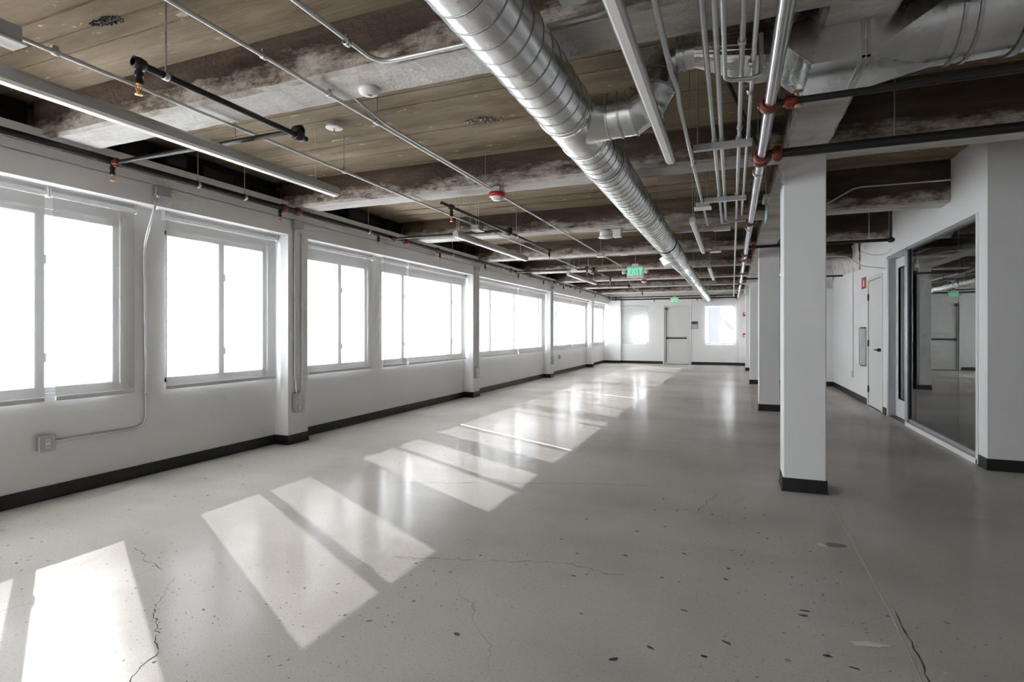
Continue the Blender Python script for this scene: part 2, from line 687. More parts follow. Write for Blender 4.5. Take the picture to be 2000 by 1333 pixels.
# ---- ceiling slab: board marked underside, strips a few mm up and down
BEAMS = [(2.33, 2.63), (4.64, 4.94), (7.04, 7.34), (9.49, 9.79), (11.97, 12.27), (14.47, 14.77), (16.93, 17.23), (19.38, 19.68)]
BEAMS = [(-2.47, -2.17), (-.07, .23)] + BEAMS


def slab(b, x0, x1, zs):
    y = YF - .2
    while y < YB + .2:
        w = random.uniform(.13, .2)
        y1 = min(y + w, YB + .2)
        dz = random.uniform(0, .007)
        b.box(x0, x1, y, y1, zs - dz, zs + .2)
        if random.random() < .25:                 # fin left between two form boards
            b.box(x0, x1, y - .003, y + .003, zs - dz - random.uniform(.006, .012), zs)
        y = y1


b = MB()
slab(b, -5.2, .40, ZS_L)
slab(b, .62, XO + .2, ZS_R)
b.box(.40, .62, YF - .2, YB + .2, 2.85, ZS_R + .2)
ceiling = struct(b.build('ceiling', 'slab', origin=ORG), 'board marked brown concrete ceiling slab')


def rough_beam(axis, a0, a1, c0, c1, zb, zt, name):
    n = max(8, int((a1 - a0) / .09))
    rings = []
    for i in range(n + 1):
        a = a0 + (a1 - a0) * i / n

        def j(k, s):
            return mnoise.noise(Vector((a * 6.1, c0 * 3.7 + k * 11.3, k * 5.1))) * s
        e0, e1 = j(1, .016), j(2, .016)
        z0, z1 = zb + abs(j(3, .012)), zb + abs(j(4, .012))
        poly = [(c0, zt), (c0 + j(5, .004), zb + .14), (c0 + e0 * .5, z0 + .02), (c0 + .02 + e0, zb + j(6, .004)),
                (c1 - .02 + e1, zb + j(7, .004)), (c1 + e1 * .5, z1 + .02), (c1 + j(8, .004), zb + .14), (c1, zt)]
        rings.append([(a, p, z) if axis == 'X' else (p, a, z) for p, z in poly])
    b = MB().loft(rings)
    return b.build(name, 'beam', ceiling)


for y0, y1 in BEAMS:
    rough_beam('X', -4.62, .38, y0, y1, ZB, ZS_L + .02, 'beam')
    rough_beam('X', .62, XR + .05 if y0 > Y_FACE else XO + .1, y0, y1, ZB, ZS_R + .02, 'beam')
rough_beam('Y', YF, YB, .36, .66, ZB - .002, ZS_R + .05, 'girder')

# spalled hollows in the slab
for cx, cy, rx, ry in ((-3.07, 1.87, .11, .035), (-1.79, 3.85, .15, .05), (-1.1, 6.2, .08, .03)):
    b = MB()
    for k in range(150):
        a, r = random.uniform(0, 6.28), random.random() ** .6
        x, y, q = cx + math.cos(a) * r * rx, cy + math.sin(a) * r * ry + .12 * math.cos(a) * r * rx, random.uniform(.002, .008)
        b.add([(x + q * random.uniform(.5, 1.4) * math.cos(g), y + q * random.uniform(.5, 1.4) * math.sin(g), ZS_L - .009 - random.uniform(0, .006)) for g in (0, 1.2, 2.5, 3.7, 5.0)] + [(x, y, ZS_L)],
              [(0, 1, 2, 3, 4), (0, 1, 5), (1, 2, 5), (2, 3, 5), (3, 4, 5), (4, 0, 5)])
    sp = b.build('spall', 'beam' if cx > -2 else 'cavity', ceiling)

# ---- left wall with its window openings
Z_SILL, Z_HEAD, Z_SOF = .79, 2.16, 2.315
WINS = [  # opening (y0, y1), mullion centres
    (-4.2, -2.2, [-3.2]), (-1.95, -.85, [-1.4]),  # rear pair behind the camera, left unshaded and sized for fill light
    (.36, 2.98, [.95, 2.427]), (3.36, 4.53, [3.975]), (5.12, 6.30, [5.75]), (6.62, 9.22, [7.215, 8.79]),
    (9.60, 13.90, [10.51, 11.87, 13.60]), (14.28, 18.56, [15.18, 16.62, 18.24]), (18.98, 21.30, [19.72, 20.37])]
b = MB()
XB = -4.82
ys = [YF - .2]
for y0, y1, _ in WINS:
    ys += [max(y0, YF - .2), y1]
ys.append(YB + .2)
b.box(XB, XW, YF - .2, YB + .2, 0, Z_SILL)
b.box(XB, XW, YF - .2, YB + .2, Z_HEAD, Z_SOF + .05)
for i in range(0, len(ys), 2):
    if ys[i + 1] > ys[i]:
        b.box(XB, XW, ys[i], ys[i + 1], Z_SILL, Z_HEAD)
# outer leaf: unseen lintel lowered to trim the sun patches, and sill wall
b.box(-5.10, XB, YF - .2, YB + .2, 2.15, 3.3)
b.box(-4.95, XB, YF - .2, YB + .2, 0, Z_SILL - .08)
wall_left = struct(b.build('wall_left', 'white', origin=ORG), 'white window wall')
# pilasters and the spandrel flush with them
for i, (y0, y1) in enumerate(PIL):
    if y1 > YF:
        struct(MB().box(XW, XP, y0, y1, 0, Z_SOF).build('trim_%d' % (i + 1), 'white', origin=ORG), 'white pilaster between the window bays')
b = MB()
b.box(XB, XP, YF - .2, YB + .2, Z_SOF + .05, 2.482)
b.box(XW, XP, YF - .2, YB + .2, Z_SOF, Z_SOF + .05)
b.box(XB, XP - .02, YF - .2, YB + .2, 2.482, 2.492)
b.box(XB, XP - .004, YF - .2, YB + .2, 2.492, 2.68)
struct(b.build('trim_10', 'white', origin=ORG), 'white spandrel above the windows')

# black-coloured pocket above the spandrel, between the beams
yb = [YF] + [q for p in BEAMS for q in p] + [YB]
for i in range(0, len(yb), 2):
    a, c = yb[i], yb[i + 1]
    if c - a < .3:
        continue
    b = MB()
    b.box(-4.83, -4.70, a, c, 2.675, ZS_L + .02)
    y = a + .05
    while y < c - .1:
        w = random.uniform(.12, .4)
        d = random.uniform(.02, .16)
        h0, h1 = random.uniform(2.68, 2.72), random.uniform(2.79, ZS_L)
        b.bbox(-4.71, -4.70 + d, y, min(y + w, c), h0, h1, .012)
        y += w + random.uniform(.02, .2)
    b.build('black_pocket', 'cavity', wall_left)

# ---- wall at the far end, with a door and two windows
FW = [(-4.0, -3.04, .76, 2.2), (-.89, .08, .76, 2.2)]
D1 = (-2.40, -1.48, 2.17)
b = MB()
xs = [-5.1, FW[0][0], FW[0][1], D1[0], D1[1], FW[1][0], FW[1][1], .7]
b.box(xs[0], xs[1], YB, YB + .2, 0, 3.2)
b.box(xs[2], xs[3], YB, YB + .2, 0, 3.2)
b.box(xs[4], xs[5], YB, YB + .2, 0, 3.2)
b.box(xs[6], xs[7], YB, YB + .2, 0, 3.2)
for x0, x1, z0, z1 in FW:
    b.box(x0, x1, YB, YB + .2, 0, z0)
    b.box(x0, x1, YB, YB + .2, z1, 3.2)
b.box(D1[0], D1[1], YB, YB + .2, D1[2], 3.2)
b.box(-4.71, -4.05, 21.36, YB, 0, 2.46)            # boxed corner chase
b.box(.24, .58, 21.42, YB, 0, 2.6)
wall_back = struct(b.build('wall_back', 'white', origin=ORG), 'white end wall at the far side of the hall')

# ---- right wall of the hall and its returns
GY0, GY1, GZ = 6.36, 8.62, 2.355       # storefront glass
RD0, RD1 = 8.68, 9.55                  # recessed glazed door
SD0, SD1, SDZ = 9.87, 10.76, 2.09      # plain door
XT = XR + .14
YJ = 14.2
b = MB()
b.box(XR, XT, Y_FACE, GY0, 0, 3.2)
b.box(XR, XT, GY0, RD1, GZ, 3.2)
b.box(XR, XT, RD1, SD0, 0, 3.2)
b.box(XR, XT, SD0, SD1, SDZ, 3.2)
b.box(XR, XT, SD1, YJ + .14, 0, 3.2)
b.box(.62, XR, YJ, YJ + .14, 0, 2.56)
wall_right = struct(b.build('wall_right', 'white', origin=ORG), 'white drywall partition along the right side')
b = MB()
b.box(.56, .70, YJ, YB, 0, 3.2)
wall_right_far = struct(b.build('wall_right_far', 'white', origin=ORG), 'white wall beside the far columns')
b = MB()
b.box(XT, XO + .2, Y_FACE, Y_FACE + .14, 0, 3.2)
struct(b.build('wall_return', 'white', origin=ORG), 'white wall facing the camera at the right edge')
# room behind the storefront
b = MB()
b.box(5.4, 5.54, Y_FACE + .14, YJ, 0, 3.2)
b.box(XT, 5.54, YJ, YJ + .14, 0, 3.2)
struct(b.build('wall_office', 'white', origin=ORG), 'walls of the unlit room behind the glass')
b = MB()
b.box(5.38, 5.4, Y_FACE + .14, YJ, 0, .1)
struct(b.build('baseboard_office', 'rubber', origin=ORG))
# the open corner to the right of the camera and the wall behind it
BW = []
b = MB()
b.box(XO, XO + .2, YF - .2, Y_FACE + .14, 0, 3.2)
struct(b.build('wall_side', 'white', origin=ORG), 'white wall out of view on the right')
b = MB()
x = -5.1
b.box(-5.1, XO + .2, YF - .2, YF, 0, .85)
b.box(-5.1, XO + .2, YF - .2, YF, 2.4, 3.2)
for x0, x1 in BW:
    b.box(x, x0, YF - .2, YF, .85, 2.4)
    x = x1
b.box(x, XO + .2, YF - .2, YF, .85, 2.4)
struct(b.build('wall_front', 'white', origin=ORG), 'white wall behind the camera')
for i, (x0, x1) in enumerate(BW):
    portal(((x0 + x1) / 2, YF - .12, 1.62), (math.radians(90), 0, 0), x1 - x0, 1.55)

# ---- baseboards (black rubber cove base)
def base_run(name, segs, label=None):
    b = MB()
    for s in segs:
        b.box(*s, 0.001, .104)
        # the toe of the cove
        x0, x1, y0, y1 = s
        b.box(x0 - .004, x1 + .004, y0 - .004, y1 + .004, 0.001, .012)
    return struct(b.build(name, 'rubber', origin=ORG), label)


segs = []
t = .008
for i in range(len(PIL)):
    y0, y1 = PIL[i]
    a = PIL[i - 1][1] if i else YF
    if y0 > a:
        segs.append((XW, XW + t, a, y0 - t))
    segs += [(XW + t, XP, y0 - t, y0), (XP, XP + t, y0 - t, y1 + t), (XW + t, XP, y1, y1 + t)]
segs.append((XW, XW + t, PIL[-1][1] + t, 21.35))
base_run('baseboard_left', segs, 'black rubber base along the window wall')
base_run('baseboard_back', [(-4.7, -4.05, 21.352, 21.36), (-4.05, -4.042, 21.352, YB), (-4.05, D1[0] - .06, YB - t, YB), (D1[1] + .06, .24, YB - t, YB), (.24, .56, 21.41, 21.418)],
         'black base along the end wall')
base_run('baseboard_right', [(XR - t, XR, Y_FACE - t, GY0 - .03), (XR, XO, Y_FACE - t, Y_FACE), (XR - t, XR, RD1 + .06, SD0 - .06), (XR - t, XR, SD1 + .06, YJ), (.7, XR, YJ - t, YJ), (.55, .56, YJ, 21.4)],
         'black base along the right partition')

# ---- windows of the left wall: frame, mullions and panes
GX = -4.775
for i, (y0, y1, mul) in enumerate(WINS):
    if y1 < YF:
        continue
    y0 = max(y0, YF + .05)
    w = sempty('window_%d' % (i + 1), (GX, (y0 + y1) / 2, Z_SILL), 'aluminium framed window, roller shades on all but the rear fill pair')
    fr = MB()
    fw = .045
    fr.bbox(GX - .04, GX + .04, y0, y1, Z_SILL, Z_SILL + fw)
    fr.bbox(GX - .04, GX + .04, y0, y1, Z_HEAD - fw, Z_HEAD)
    fr.bbox(GX - .04, GX + .04, y0, y0 + fw, Z_SILL, Z_HEAD)
    fr.bbox(GX - .04, GX + .04, y1 - fw, y1, Z_SILL, Z_HEAD)
    fr.build('window_frame', 'frame', w)
    for my in mul:
        mb = MB().bbox(GX - .035, GX + .035, my - .032, my + .032, Z_SILL + fw, Z_HEAD - fw)
        mo = mb.build('mullion', 'frame', w)
        MB().bbox(GX + .035, GX + .052, my + .02, my + .036, 1.75, 1.82, .003).build('latch', 'frame', mo)
        MB().bbox(GX + .035, GX + .052, my + .02, my + .036, 1.02, 1.09, .003).build('latch', 'frame', mo)
    e = [y0 + fw] + [q for my in mul for q in (my - .032, my + .032)] + [y1 - fw]
    for k in range(0, len(e), 2):
        MB().box(GX - .004, GX + .004, e[k], e[k + 1], Z_SILL + fw, Z_HEAD - fw).build('pane', 'glass', w)
    portal((-4.83, (y0 + y1) / 2, (Z_SILL + Z_HEAD) / 2), (0, math.radians(-90), 0), Z_HEAD - Z_SILL, y1 - y0)

# ---- far end windows
for i, (x0, x1, z0, z1) in enumerate(FW):
    w = sempty('window_%d' % (20 + i), ((x0 + x1) / 2, YB + .1, z0), ('far end window to the left of the end door', 'far end window to the right of the end door')[i])
    fr = MB()
    fr.bbox(x0, x1, YB + .06, YB + .14, z0, z0 + .05)
    fr.bbox(x0, x1, YB + .06, YB + .14, z1 - .05, z1)
    fr.bbox(x0, x0 + .05, YB + .06, YB + .14, z0, z1)
    fr.bbox(x1 - .05, x1, YB + .06, YB + .14, z0, z1)
    fr.build('window_frame', 'frame', w)
    xm = x0 + (.62 if i == 0 else .60) * (x1 - x0)
    MB().bbox(xm - .04, xm + .04, YB + .06, YB + .14, z0 + .05, z1 - .05).build('mullion', 'frame', w)
    xl = x0 + .42 * (x1 - x0)
    if i == 0:
        MB().box(x0 + .05, xl, YB + .09, YB + .11, z0 + .05, z1 - .05).build('blank_panel', 'white', w)
        MB().box(xl, x1 - .05, YB + .09, YB + .11, z1 - .36, z1 - .05).build('blank_panel', 'white', w)
        MB().box(xl, x1 - .05, YB + .096, YB + .104, z0 + .05, z1 - .36).build('pane', 'glass', w)
    else:
        MB().box(x0 + .05, xm - .04, YB + .096, YB + .104, z0 + .05, z1 - .05).build('pane', 'glass', w)
        MB().box(xm + .04, x1 - .05, YB + .096, YB + .104, z0 + .05, z1 - .05).build('pane', 'glass', w)
    portal(((x0 + x1) / 2, YB + .19, (z0 + z1) / 2), (math.radians(-90), 0, 0), x1 - x0, z1 - z0)

# ---- end door
d1 = sempty('door_1', ((D1[0] + D1[1]) / 2, YB, 0), 'white exit door at the far end with a black panic bar')
b = MB()
b.bbox(D1[0] - .055, D1[0], YB - .02, YB + .1, 0, D1[2] + .055)
b.bbox(D1[1], D1[1] + .055, YB - .02, YB + .1, 0, D1[2] + .055)
b.bbox(D1[0], D1[1], YB - .02, YB + .1, D1[2], D1[2] + .055)
b.build('door_frame', 'white2', d1)
MB().bbox(D1[0] + .004, D1[1] - .004, YB + .01, YB + .055, .012, D1[2] - .004).build('door_leaf', 'doorpaint', d1)
MB().box(D1[0] - .05, D1[1] + .05, YB + .1, YB + .19, -.01, D1[2] + .05).build('light_stop_panel', 'doorpaint', d1)  # unseen panel added behind the leaf to stop light leaking under it
b = MB()
b.bbox(D1[0] + .06, D1[0] + .14, YB - .06, YB + .01, .95, 1.03, .008)
b.bbox(D1[0] + .1, D1[1] - .12, YB - .055, YB - .02, .965, 1.015, .01)
b.bbox(D1[1] - .15, D1[1] - .11, YB - .06, YB + .01, .955, 1.025, .006)
bar = b.build('panic_bar', 'blackmetal', d1)
b = MB()
b.tube([(D1[0] + .07, YB - .03, .07), (D1[0] + .07, YB - .03, D1[2] - .06)], .012, 8)
b.bbox(D1[0] + .04, D1[0] + .10, YB - .055, YB + .01, D1[2] - .12, D1[2] - .03, .006)
b.build('vertical_rod', 'blackmetal', d1)

# ---- plain door on the right
d2 = sempty('door_2', (XR, (SD0 + SD1) / 2, 0), 'plain white door in the right partition')
b = MB()
b.bbox(XR - .015, XR + .1, SD0 - .055, SD0, 0, SDZ + .055)
b.bbox(XR - .015, XR + .1, SD1, SD1 + .055, 0, SDZ + .055)
b.bbox(XR - .015, XR + .1, SD0, SD1, SDZ, SDZ + .055)
b.build('door_frame', 'white2', d2)
leaf = MB().bbox(XR + .002, XR + .047, SD0 + .004, SD1 - .004, .014, SDZ - .004).build('door_leaf', 'doorpaint', d2)
for z in (.28, 1.05, 1.82):
    b = MB().cyl((XR - .008, SD1 - .004, z - .055), (XR - .008, SD1 - .004, z + .055), .011, 8)
    b.box(XR - .004, XR + .002, SD1 - .03, SD1 + .02, z - .05, z + .05)
    b.build('hinge', 'blackmetal', d2)
b = MB().cyl((XR + .002, SD0 + .07, .96), (XR - .05, SD0 + .07, .96), .026, 12)
b.tube(fillet([(XR - .045, SD0 + .07, .96), (XR - .06, SD0 + .08, .96), (XR - .06, SD0 + .19, .96)], .02), .010, 8)
b.build('lever_handle', 'blackmetal', leaf)
MB().box(XR, XR + .09, SD0, SD1, .0005, .012).build('threshold', 'blackmetal', d2)

# ---- glazed storefront and the recessed door beside it
w = sempty('window_30', (XR, (GY0 + GY1) / 2, 0), 'full height storefront glazing in the right partition')
b = MB()
b.bbox(XR - .012, XR + .10, GY0 - .02, GY1 + .02, .0, .055)
b.build('sill_rail', 'white2', w)
MB().bbox(XR + .02, XR + .075, GY0, GY1, .056, .10).build('bottom_channel', 'alu', w)
MB().bbox(XR - .006, XR + .10, GY0 - .02, GY1, GZ - .035, GZ + .004).build('head_rail', 'alu', w)
MB().bbox(XR - .012, XR + .10, GY0 - .025, GY0 + .018, .0, GZ + .01).build('jamb', 'white2', w)
MB().bbox(XR - .006, XR + .12, GY1 - .045, GY1 + .06, .055, GZ).build('post', 'alu', w)
MB().bbox(XR + .012, XR + .10, GY1 - .062, GY1 - .045, .10, GZ - .035, .003).build('gasket', 'gasket', w)
MB().box(XR + .028, XR + .036, GY0 + .015, 6.92, .095, GZ - .03).build('pane', 'storeglass', w)
MB().box(XR + .028, XR + .036, 6.926, GY1 - .06, .095, GZ - .03).build('pane', 'storeglass', w)
d3 = sempty('door_3', (XR + .1, (RD0 + RD1) / 2, 0), 'white door with a tall narrow glass lite beside the glazing')
b = MB()
b.bbox(XR - .006, XR + .14, RD1 - .05, RD1 + .01, 0, GZ)
b.bbox(XR - .006, XR + .14, RD0 - .001, RD1, GZ - .05, GZ)
b.build('door_frame', 'alu', d3)
LX0, LX1 = XR + .085, XR + .13
b = MB()
ly0, ly1, lz0, lz1 = RD0 + .16, RD1 - .23, .29, 2.15
b.box(LX0, LX1, RD0 + .004, ly0, .02, GZ - .055)
b.box(LX0, LX1, ly1, RD1 - .054, .02, GZ - .055)
b.box(LX0, LX1, ly0, ly1, .02, lz0)
b.box(LX0, LX1, ly0, ly1, lz1, GZ - .055)
lf = b.build('door_leaf', 'doorpaint', d3)
b = MB()
b.box(LX0 - .004, LX0 + .02, ly0 - .012, ly0, lz0, lz1)
b.box(LX0 - .004, LX0 + .02, ly1, ly1 + .012, lz0, lz1)
b.box(LX0 - .004, LX0 + .02, ly0 - .012, ly1 + .012, lz0 - .012, lz0)
b.box(LX0 - .004, LX0 + .02, ly0 - .012, ly1 + .012, lz1, lz1 + .012)
b.build('lite_frame', 'gasket', lf)
MB().box(LX0 + .01, LX0 + .018, ly0, ly1, lz0, lz1).build('pane', 'storeglass', lf)
MB().cyl((LX0, RD0 + .07, .98), (LX0 - .05, RD0 + .07, .98), .02, 10).tube([(LX0 - .045, RD0 + .07, .98), (LX0 - .045, RD0 + .19, .98)], .009, 8).build('lever_handle', 'zinc', lf)
MB().box(LX0 - .06, LX1, RD0, RD1 - .05, .0005, .012).build('threshold', 'blackmetal', d3)

# ---- rough plaster where the far right walls meet the ceiling
b = MB()
nx, ny = 14, 8
g = []
for i in range(nx + 1):
    for j in range(ny + 1):
        u, v = i / nx, j / ny
        y = 11.4 + (YJ - .01 - 11.4) * u
        z = 2.35 + .5 * v + .1 * u
        x = XR - .012 - .10 * v * u - .035 * mnoise.noise(Vector((y * 3, z * 6, 2)))
        g.append((min(x, XR - .004), y, z))
fs = [(i * (ny + 1) + j, i * (ny + 1) + j + 1, (i + 1) * (ny + 1) + j + 1, (i + 1) * (ny + 1) + j) for i in range(nx) for j in range(ny)]
b.add(g, fs, True)
g = []
for i in range(nx + 1):
    for j in range(ny + 1):
        u, v = i / nx, j / ny
        x = 1.75 + (XR - .02 - 1.75) * u
        z = 2.25 + .6 * v + .04 * mnoise.noise(Vector((x * 5, 1, 7)))
        y = YJ - .012 - .22 * v * v - .04 * mnoise.noise(Vector((x * 4, z * 6, 9)))
        g.append((x, min(y, YJ - .004), z))
b.add(g, fs, True)
b.build('plaster_patch', 'plaster', wall_right)

# ================================================================= COLUMNS
for i, (y0, x0, x1) in enumerate(((4.765, .372, .668), (9.42, .39, .688), (14.09, .388, .60), (18.75, .39, .60))):
    lab = ('nearest white square column with a black base', 'second white column, half hidden behind the nearest one',
           'third white column, engaged with the far right wall', 'farthest and thinnest white column near the end wall')[i]
    t_ = thing('column', ((x0 + x1) / 2, y0 + .15, 0), lab, 'column', 'white columns in a row')
    MB().bbox(x0, x1, y0, y0 + .29, 0.0, ZB - .001, .006).build('shaft', 'white', t_)
    b = MB()
    b.box(x0 - .007, x1 + .007, y0 - .007, y0 + .297, .001, .104)
    b.box(x0 - .012, x1 + .012, y0 - .012, y0 + .302, .001, .012)
    b.build('rubber_base', 'rubber', t_)

# ================================================================= ROLLER SHADES
SX = -4.655
SH = [(.31, 2.415, 'white roller shade cut off by the left edge of the photo'),
      (2.465, 3.06, 'white roller shade left of the tall bent conduit'),
      (3.335, 4.585, 'white roller shade between the bent conduit and the first pilaster'),
      (5.085, 6.306, 'white roller shade just past the first pilaster with two panes behind it'),
      (6.59, 7.185, 'narrowest white roller shade, left part of the second bay\'s wide window'),
      (7.25, 9.215, 'wide white roller shade ending at the second pilaster'),
      (9.56, 11.86, 'white roller shade just past the second pilaster'),
      (11.95, 13.92, 'white roller shade ending at the third pilaster'),
      (14.26, 16.62, 'white roller shade just past the third pilaster'),
      (16.70, 18.57, 'white roller shade ending at the fourth pilaster'),
      (18.95, 20.36, 'far white roller shade just past the fourth pilaster'),
      (20.46, 21.28, 'farthest white roller shade in the corner of the window wall')]
for y0, y1, lab in SH:
    hz = .745 - max(0, (y0 - 6)) * .003
    s = thing('roller_shade', (SX, (y0 + y1) / 2, hz), lab, 'roller shade', 'roller shades along the window wall')
    skew = .018 if abs(y0 - 2.465) < .01 else 0
    b = MB()
    b.add([(SX, y0, 2.245), (SX, y1, 2.245), (SX, y1, hz), (SX, y0 + skew, hz)], [(0, 1, 2, 3)])
    b.build('fabric', 'fabric', s)
    MB().cyl((SX - .012, y0 - .012, 2.262), (SX - .012, y1 + .012, 2.262), .021, 14).build('roller_tube', 'white2', s)
    MB().bbox(SX - .007, SX + .007, y0 + skew, y1, hz - .012, hz + .022, .003).build('hem_bar', 'frame', s)
    for yy in (y0 - .018, y1 + .018):
        MB().bbox(SX - .035, SX + .012, yy - .004, yy + .004, 2.235, Z_SOF, .001).build('bracket', 'white2', s)
# shades of the two far windows
for x0, x1, lab in ((-4.0, -3.03, 'drawn shade of the far end window left of the end door'), (-.90, .09, 'drawn shade of the far end window right of the end door')):
    s = thing('roller_shade', ((x0 + x1) / 2, YB - .03, .8), lab, 'roller shade')
    MB().add([(x0, YB - .03, 2.2), (x1, YB - .03, 2.2), (x1, YB - .03, .8), (x0, YB - .03, .8)], [(0, 1, 2, 3)]).build('fabric', 'fabric', s)
    MB().cyl((x0, YB - .03, 2.2), (x1, YB - .03, 2.2), .018, 10).build('roller_tube', 'white2', s)
    MB().bbox(x0, x1, YB - .036, YB - .024, .785, .81, .003).build('hem_bar', 'frame', s)

# ================================================================= PENDANT LINEAR LIGHTS
def pendant(x, z, y0, y1, label, w=.074, h=.085, ztop=ZS_L - .012):
    t_ = thing('pendant_light', (x, (y0 + y1) / 2, z), label, 'light', 'linear pendant lights in two rows')
    prof = [(x - w / 2, z + .014)] + [(x - w / 2 * math.cos(a), z + h * .55 + h * .45 * math.sin(a)) for a in [math.pi * k / 8 for k in range(9)]] + [(x + w / 2, z + .014)]
    MB().prism(prof, 'Y', y0, y1).build('housing', 'lightbody', t_)
    MB().prism([(x - w / 2 + .004, z + .014), (x + w / 2 - .004, z + .014), (x + w / 2 - .014, z), (x - w / 2 + .014, z)], 'Y', y0 + .004, y1 - .004).build('diffuser', 'diffuser', t_)
    for yy in (y0 - .004, y1 + .004):
        MB().prism(prof, 'Y', yy - .004, yy + .004).build('end_cap', 'lightbody', t_)
    for yy in (y0 + .03, y1 - .25):
        if not any(a - .03 < yy < c + .03 for a, c in BEAMS):
            MB().cyl((x, yy, z + h), (x, yy, ztop), .0022, 6).build('hanger_cable', 'cable', t_)
    MB().tube(fillet([(x + .012, y0 + .05, z + h), (x + .02, y0 + .05, z + h + .2), (x + .05, y0 + .06, ztop)], .08), .003, 6).build('power_cord', 'cable', t_)
    return t_


pendant(-3.12, 2.395, 1.28, 3.74, 'long grey linear pendant light, nearest in the row by the windows')
pendant(-3.12, 2.395, 5.90, 8.34, 'grey linear pendant light, second in the row by the windows')
pendant(-3.12, 2.395, 10.80, 13.25, 'grey linear pendant light, farthest in the row by the windows')
pendant(-.367, 2.322, 1.2, 3.63, 'white linear pendant light right beside the spiral duct, nearest', .058, .066)
pendant(-.367, 2.322, 5.69, 8.0, 'white linear pendant light right of the duct, second in its row', .058, .066)
pendant(-.367, 2.322, 9.97, 12.25, 'white linear pendant light right of the duct, farthest in its row', .058, .066)


# ================================================================= SPRINKLERS
def head(p, parent, drop=.07, name='sprinkler_head'):
    x, y, z = p
    b = MB().cyl((x, y, z), (x, y, z - drop), .014, 10)
    b.cyl((x, y, z - drop * .25), (x, y, z - drop * .5), .019, 10)
    b.cyl((x, y, z - drop * .72), (x, y, z - drop), .018, 10)
    nip = b.build(name, 'black', parent)
    b = MB().cyl((x, y, z - drop), (x, y, z - drop - .014), .012, 10, .009)
    for sx in (-1, 1):
        b.tube([(x, y + sx * .010, z - drop - .010), (x, y + sx * .015, z - drop - .024), (x, y + sx * .004, z - drop - .044)], .003, 6)
    b.cyl((x, y, z - drop - .014), (x, y, z - drop - .04), .0035, 6)
    b.lathe([(.001, z - drop - .050), (.017, z - drop - .050), (.018, z - drop - .047), (.004, z - drop - .043)], (x, y, 0), 12)
    b.build('deflector', 'brass', nip)
    return nip


def coupling(p, axis, r, parent, mat_='red', name='coupling', w=.034):
    b = MB()
    prof = [(r, -w), (r * 1.28, -w), (r * 1.5, -w * .55), (r * 1.5, w * .55), (r * 1.28, w), (r, w)]
    b.lathe(prof, p, 16, axis)
    # bolt lugs
    x, y, z = p
    for s_ in (-1, 1):
        if axis == 'Y':
            b.bbox(x + s_ * r * 1.35 - .011, x + s_ * r * 1.35 + .011, y - w * .6, y + w * .6, z - .014, z + .014, .004)
        else:
            b.bbox(x - w * .6, x + w * .6, y - .014, y + .014, z + s_ * r * 1.35 - .011, z + s_ * r * 1.35 + .011, .004)
    return b.build(name, mat_, parent)


def hanger(x, y, z, r, parent, ztop):
    b = MB().cyl((x, y, z + r), (x, y, ztop), .0045, 6)
    b.build('hanger_rod', 'zinc', parent)
    b = MB().lathe([(r + .001, -.012), (r + .005, -.012), (r + .005, .012), (r + .001, .012)], (x, y, z), 14, 'Y')
    b.build('pipe_clip', 'zinc', parent)


MX, MZ, MR = -4.405, 2.556, .029
main = thing('sprinkler_main', (MX, 9, MZ), 'long black sprinkler main running along the top of the window wall', 'pipe')
MB().cyl((MX, YF + .05, MZ), (MX, 21.15, MZ), MR, 16).build('pipe', 'black', main)
for y in (4.45, 4.65, 6.78, 7.70, 10.84, 12.02, 13.88, 15.98, 18.3, 20.8):
    coupling((MX, y, MZ), 'Y', MR, main)
for y in (-1.2, .9, 2.73, 4.40, 6.12, 7.78, 9.53, 11.29, 13.03, 14.79, 16.6, 18.6):
    head((MX, y, MZ - MR), main, .075)
for y in (.6, 1.9, 3.45, 3.95, 5.9, 8.2, 10.4, 13.2, 15.6, 18.0):
    hanger(MX, y, MZ, MR, main, ZS_L - .012)


def branch(n, xb, yt, y0, y1, z, heads, label):
    """branch line: across from the main, then along the hall with drops at its ends"""
    t_ = thing('sprinkler_branch', (xb, yt, z), label, 'pipe', 'black sprinkler branch lines over the window side')
    r = .017
    MB().cyl((MX + MR, yt, z + .035), (xb + .02, yt, z + .035), r * .95, 12).build('cross_pipe', 'black' if n != 1 else 'black', t_)
    coupling((MX + .06, yt, z + .035), 'X', r, t_, 'red', 'tee_fitting', .03)
    b = MB().lathe([(.018, -.03), (.03, -.028), (.033, 0), (.03, .028), (.018, .03)], (xb, yt, z + .035), 14, 'X')
    b.cyl((xb, yt, z + .035), (xb, yt, z - .01), .028, 14)
    b.lathe([(.018, -.03), (.031, -.028), (.034, 0), (.031, .028), (.018, .03)], (xb, yt, z), 14, 'Y')
    b.build('elbow', 'black', t_)
    MB().cyl((xb, y0, z), (xb, y1, z), r, 12).build('pipe', 'black', t_)
    for y in heads:
        el = MB().lathe([(.017, -.028), (.027, -.026), (.031, 0), (.027, .026), (.017, .028)], (xb, y, z), 12, 'Y').build('elbow', 'black', t_)
        head((xb, y, z - .02), t_, .075)
    for y in (y0 + .12, (y0 + y1) / 2 + .3):
        if not any(a - .02 < y < c + .02 for a, c in BEAMS) and y0 < y < y1:
            hanger(xb, y, z, r, t_, ZS_L - .012)
    xx = xb - .55
    if not any(a - .02 < yt < c + .02 for a, c in BEAMS):
        MB().cyl((xx, yt, z + .05), (xx, yt, ZS_L - .012), .004, 6).build('hanger_rod', 'zinc', t_)
    return t_


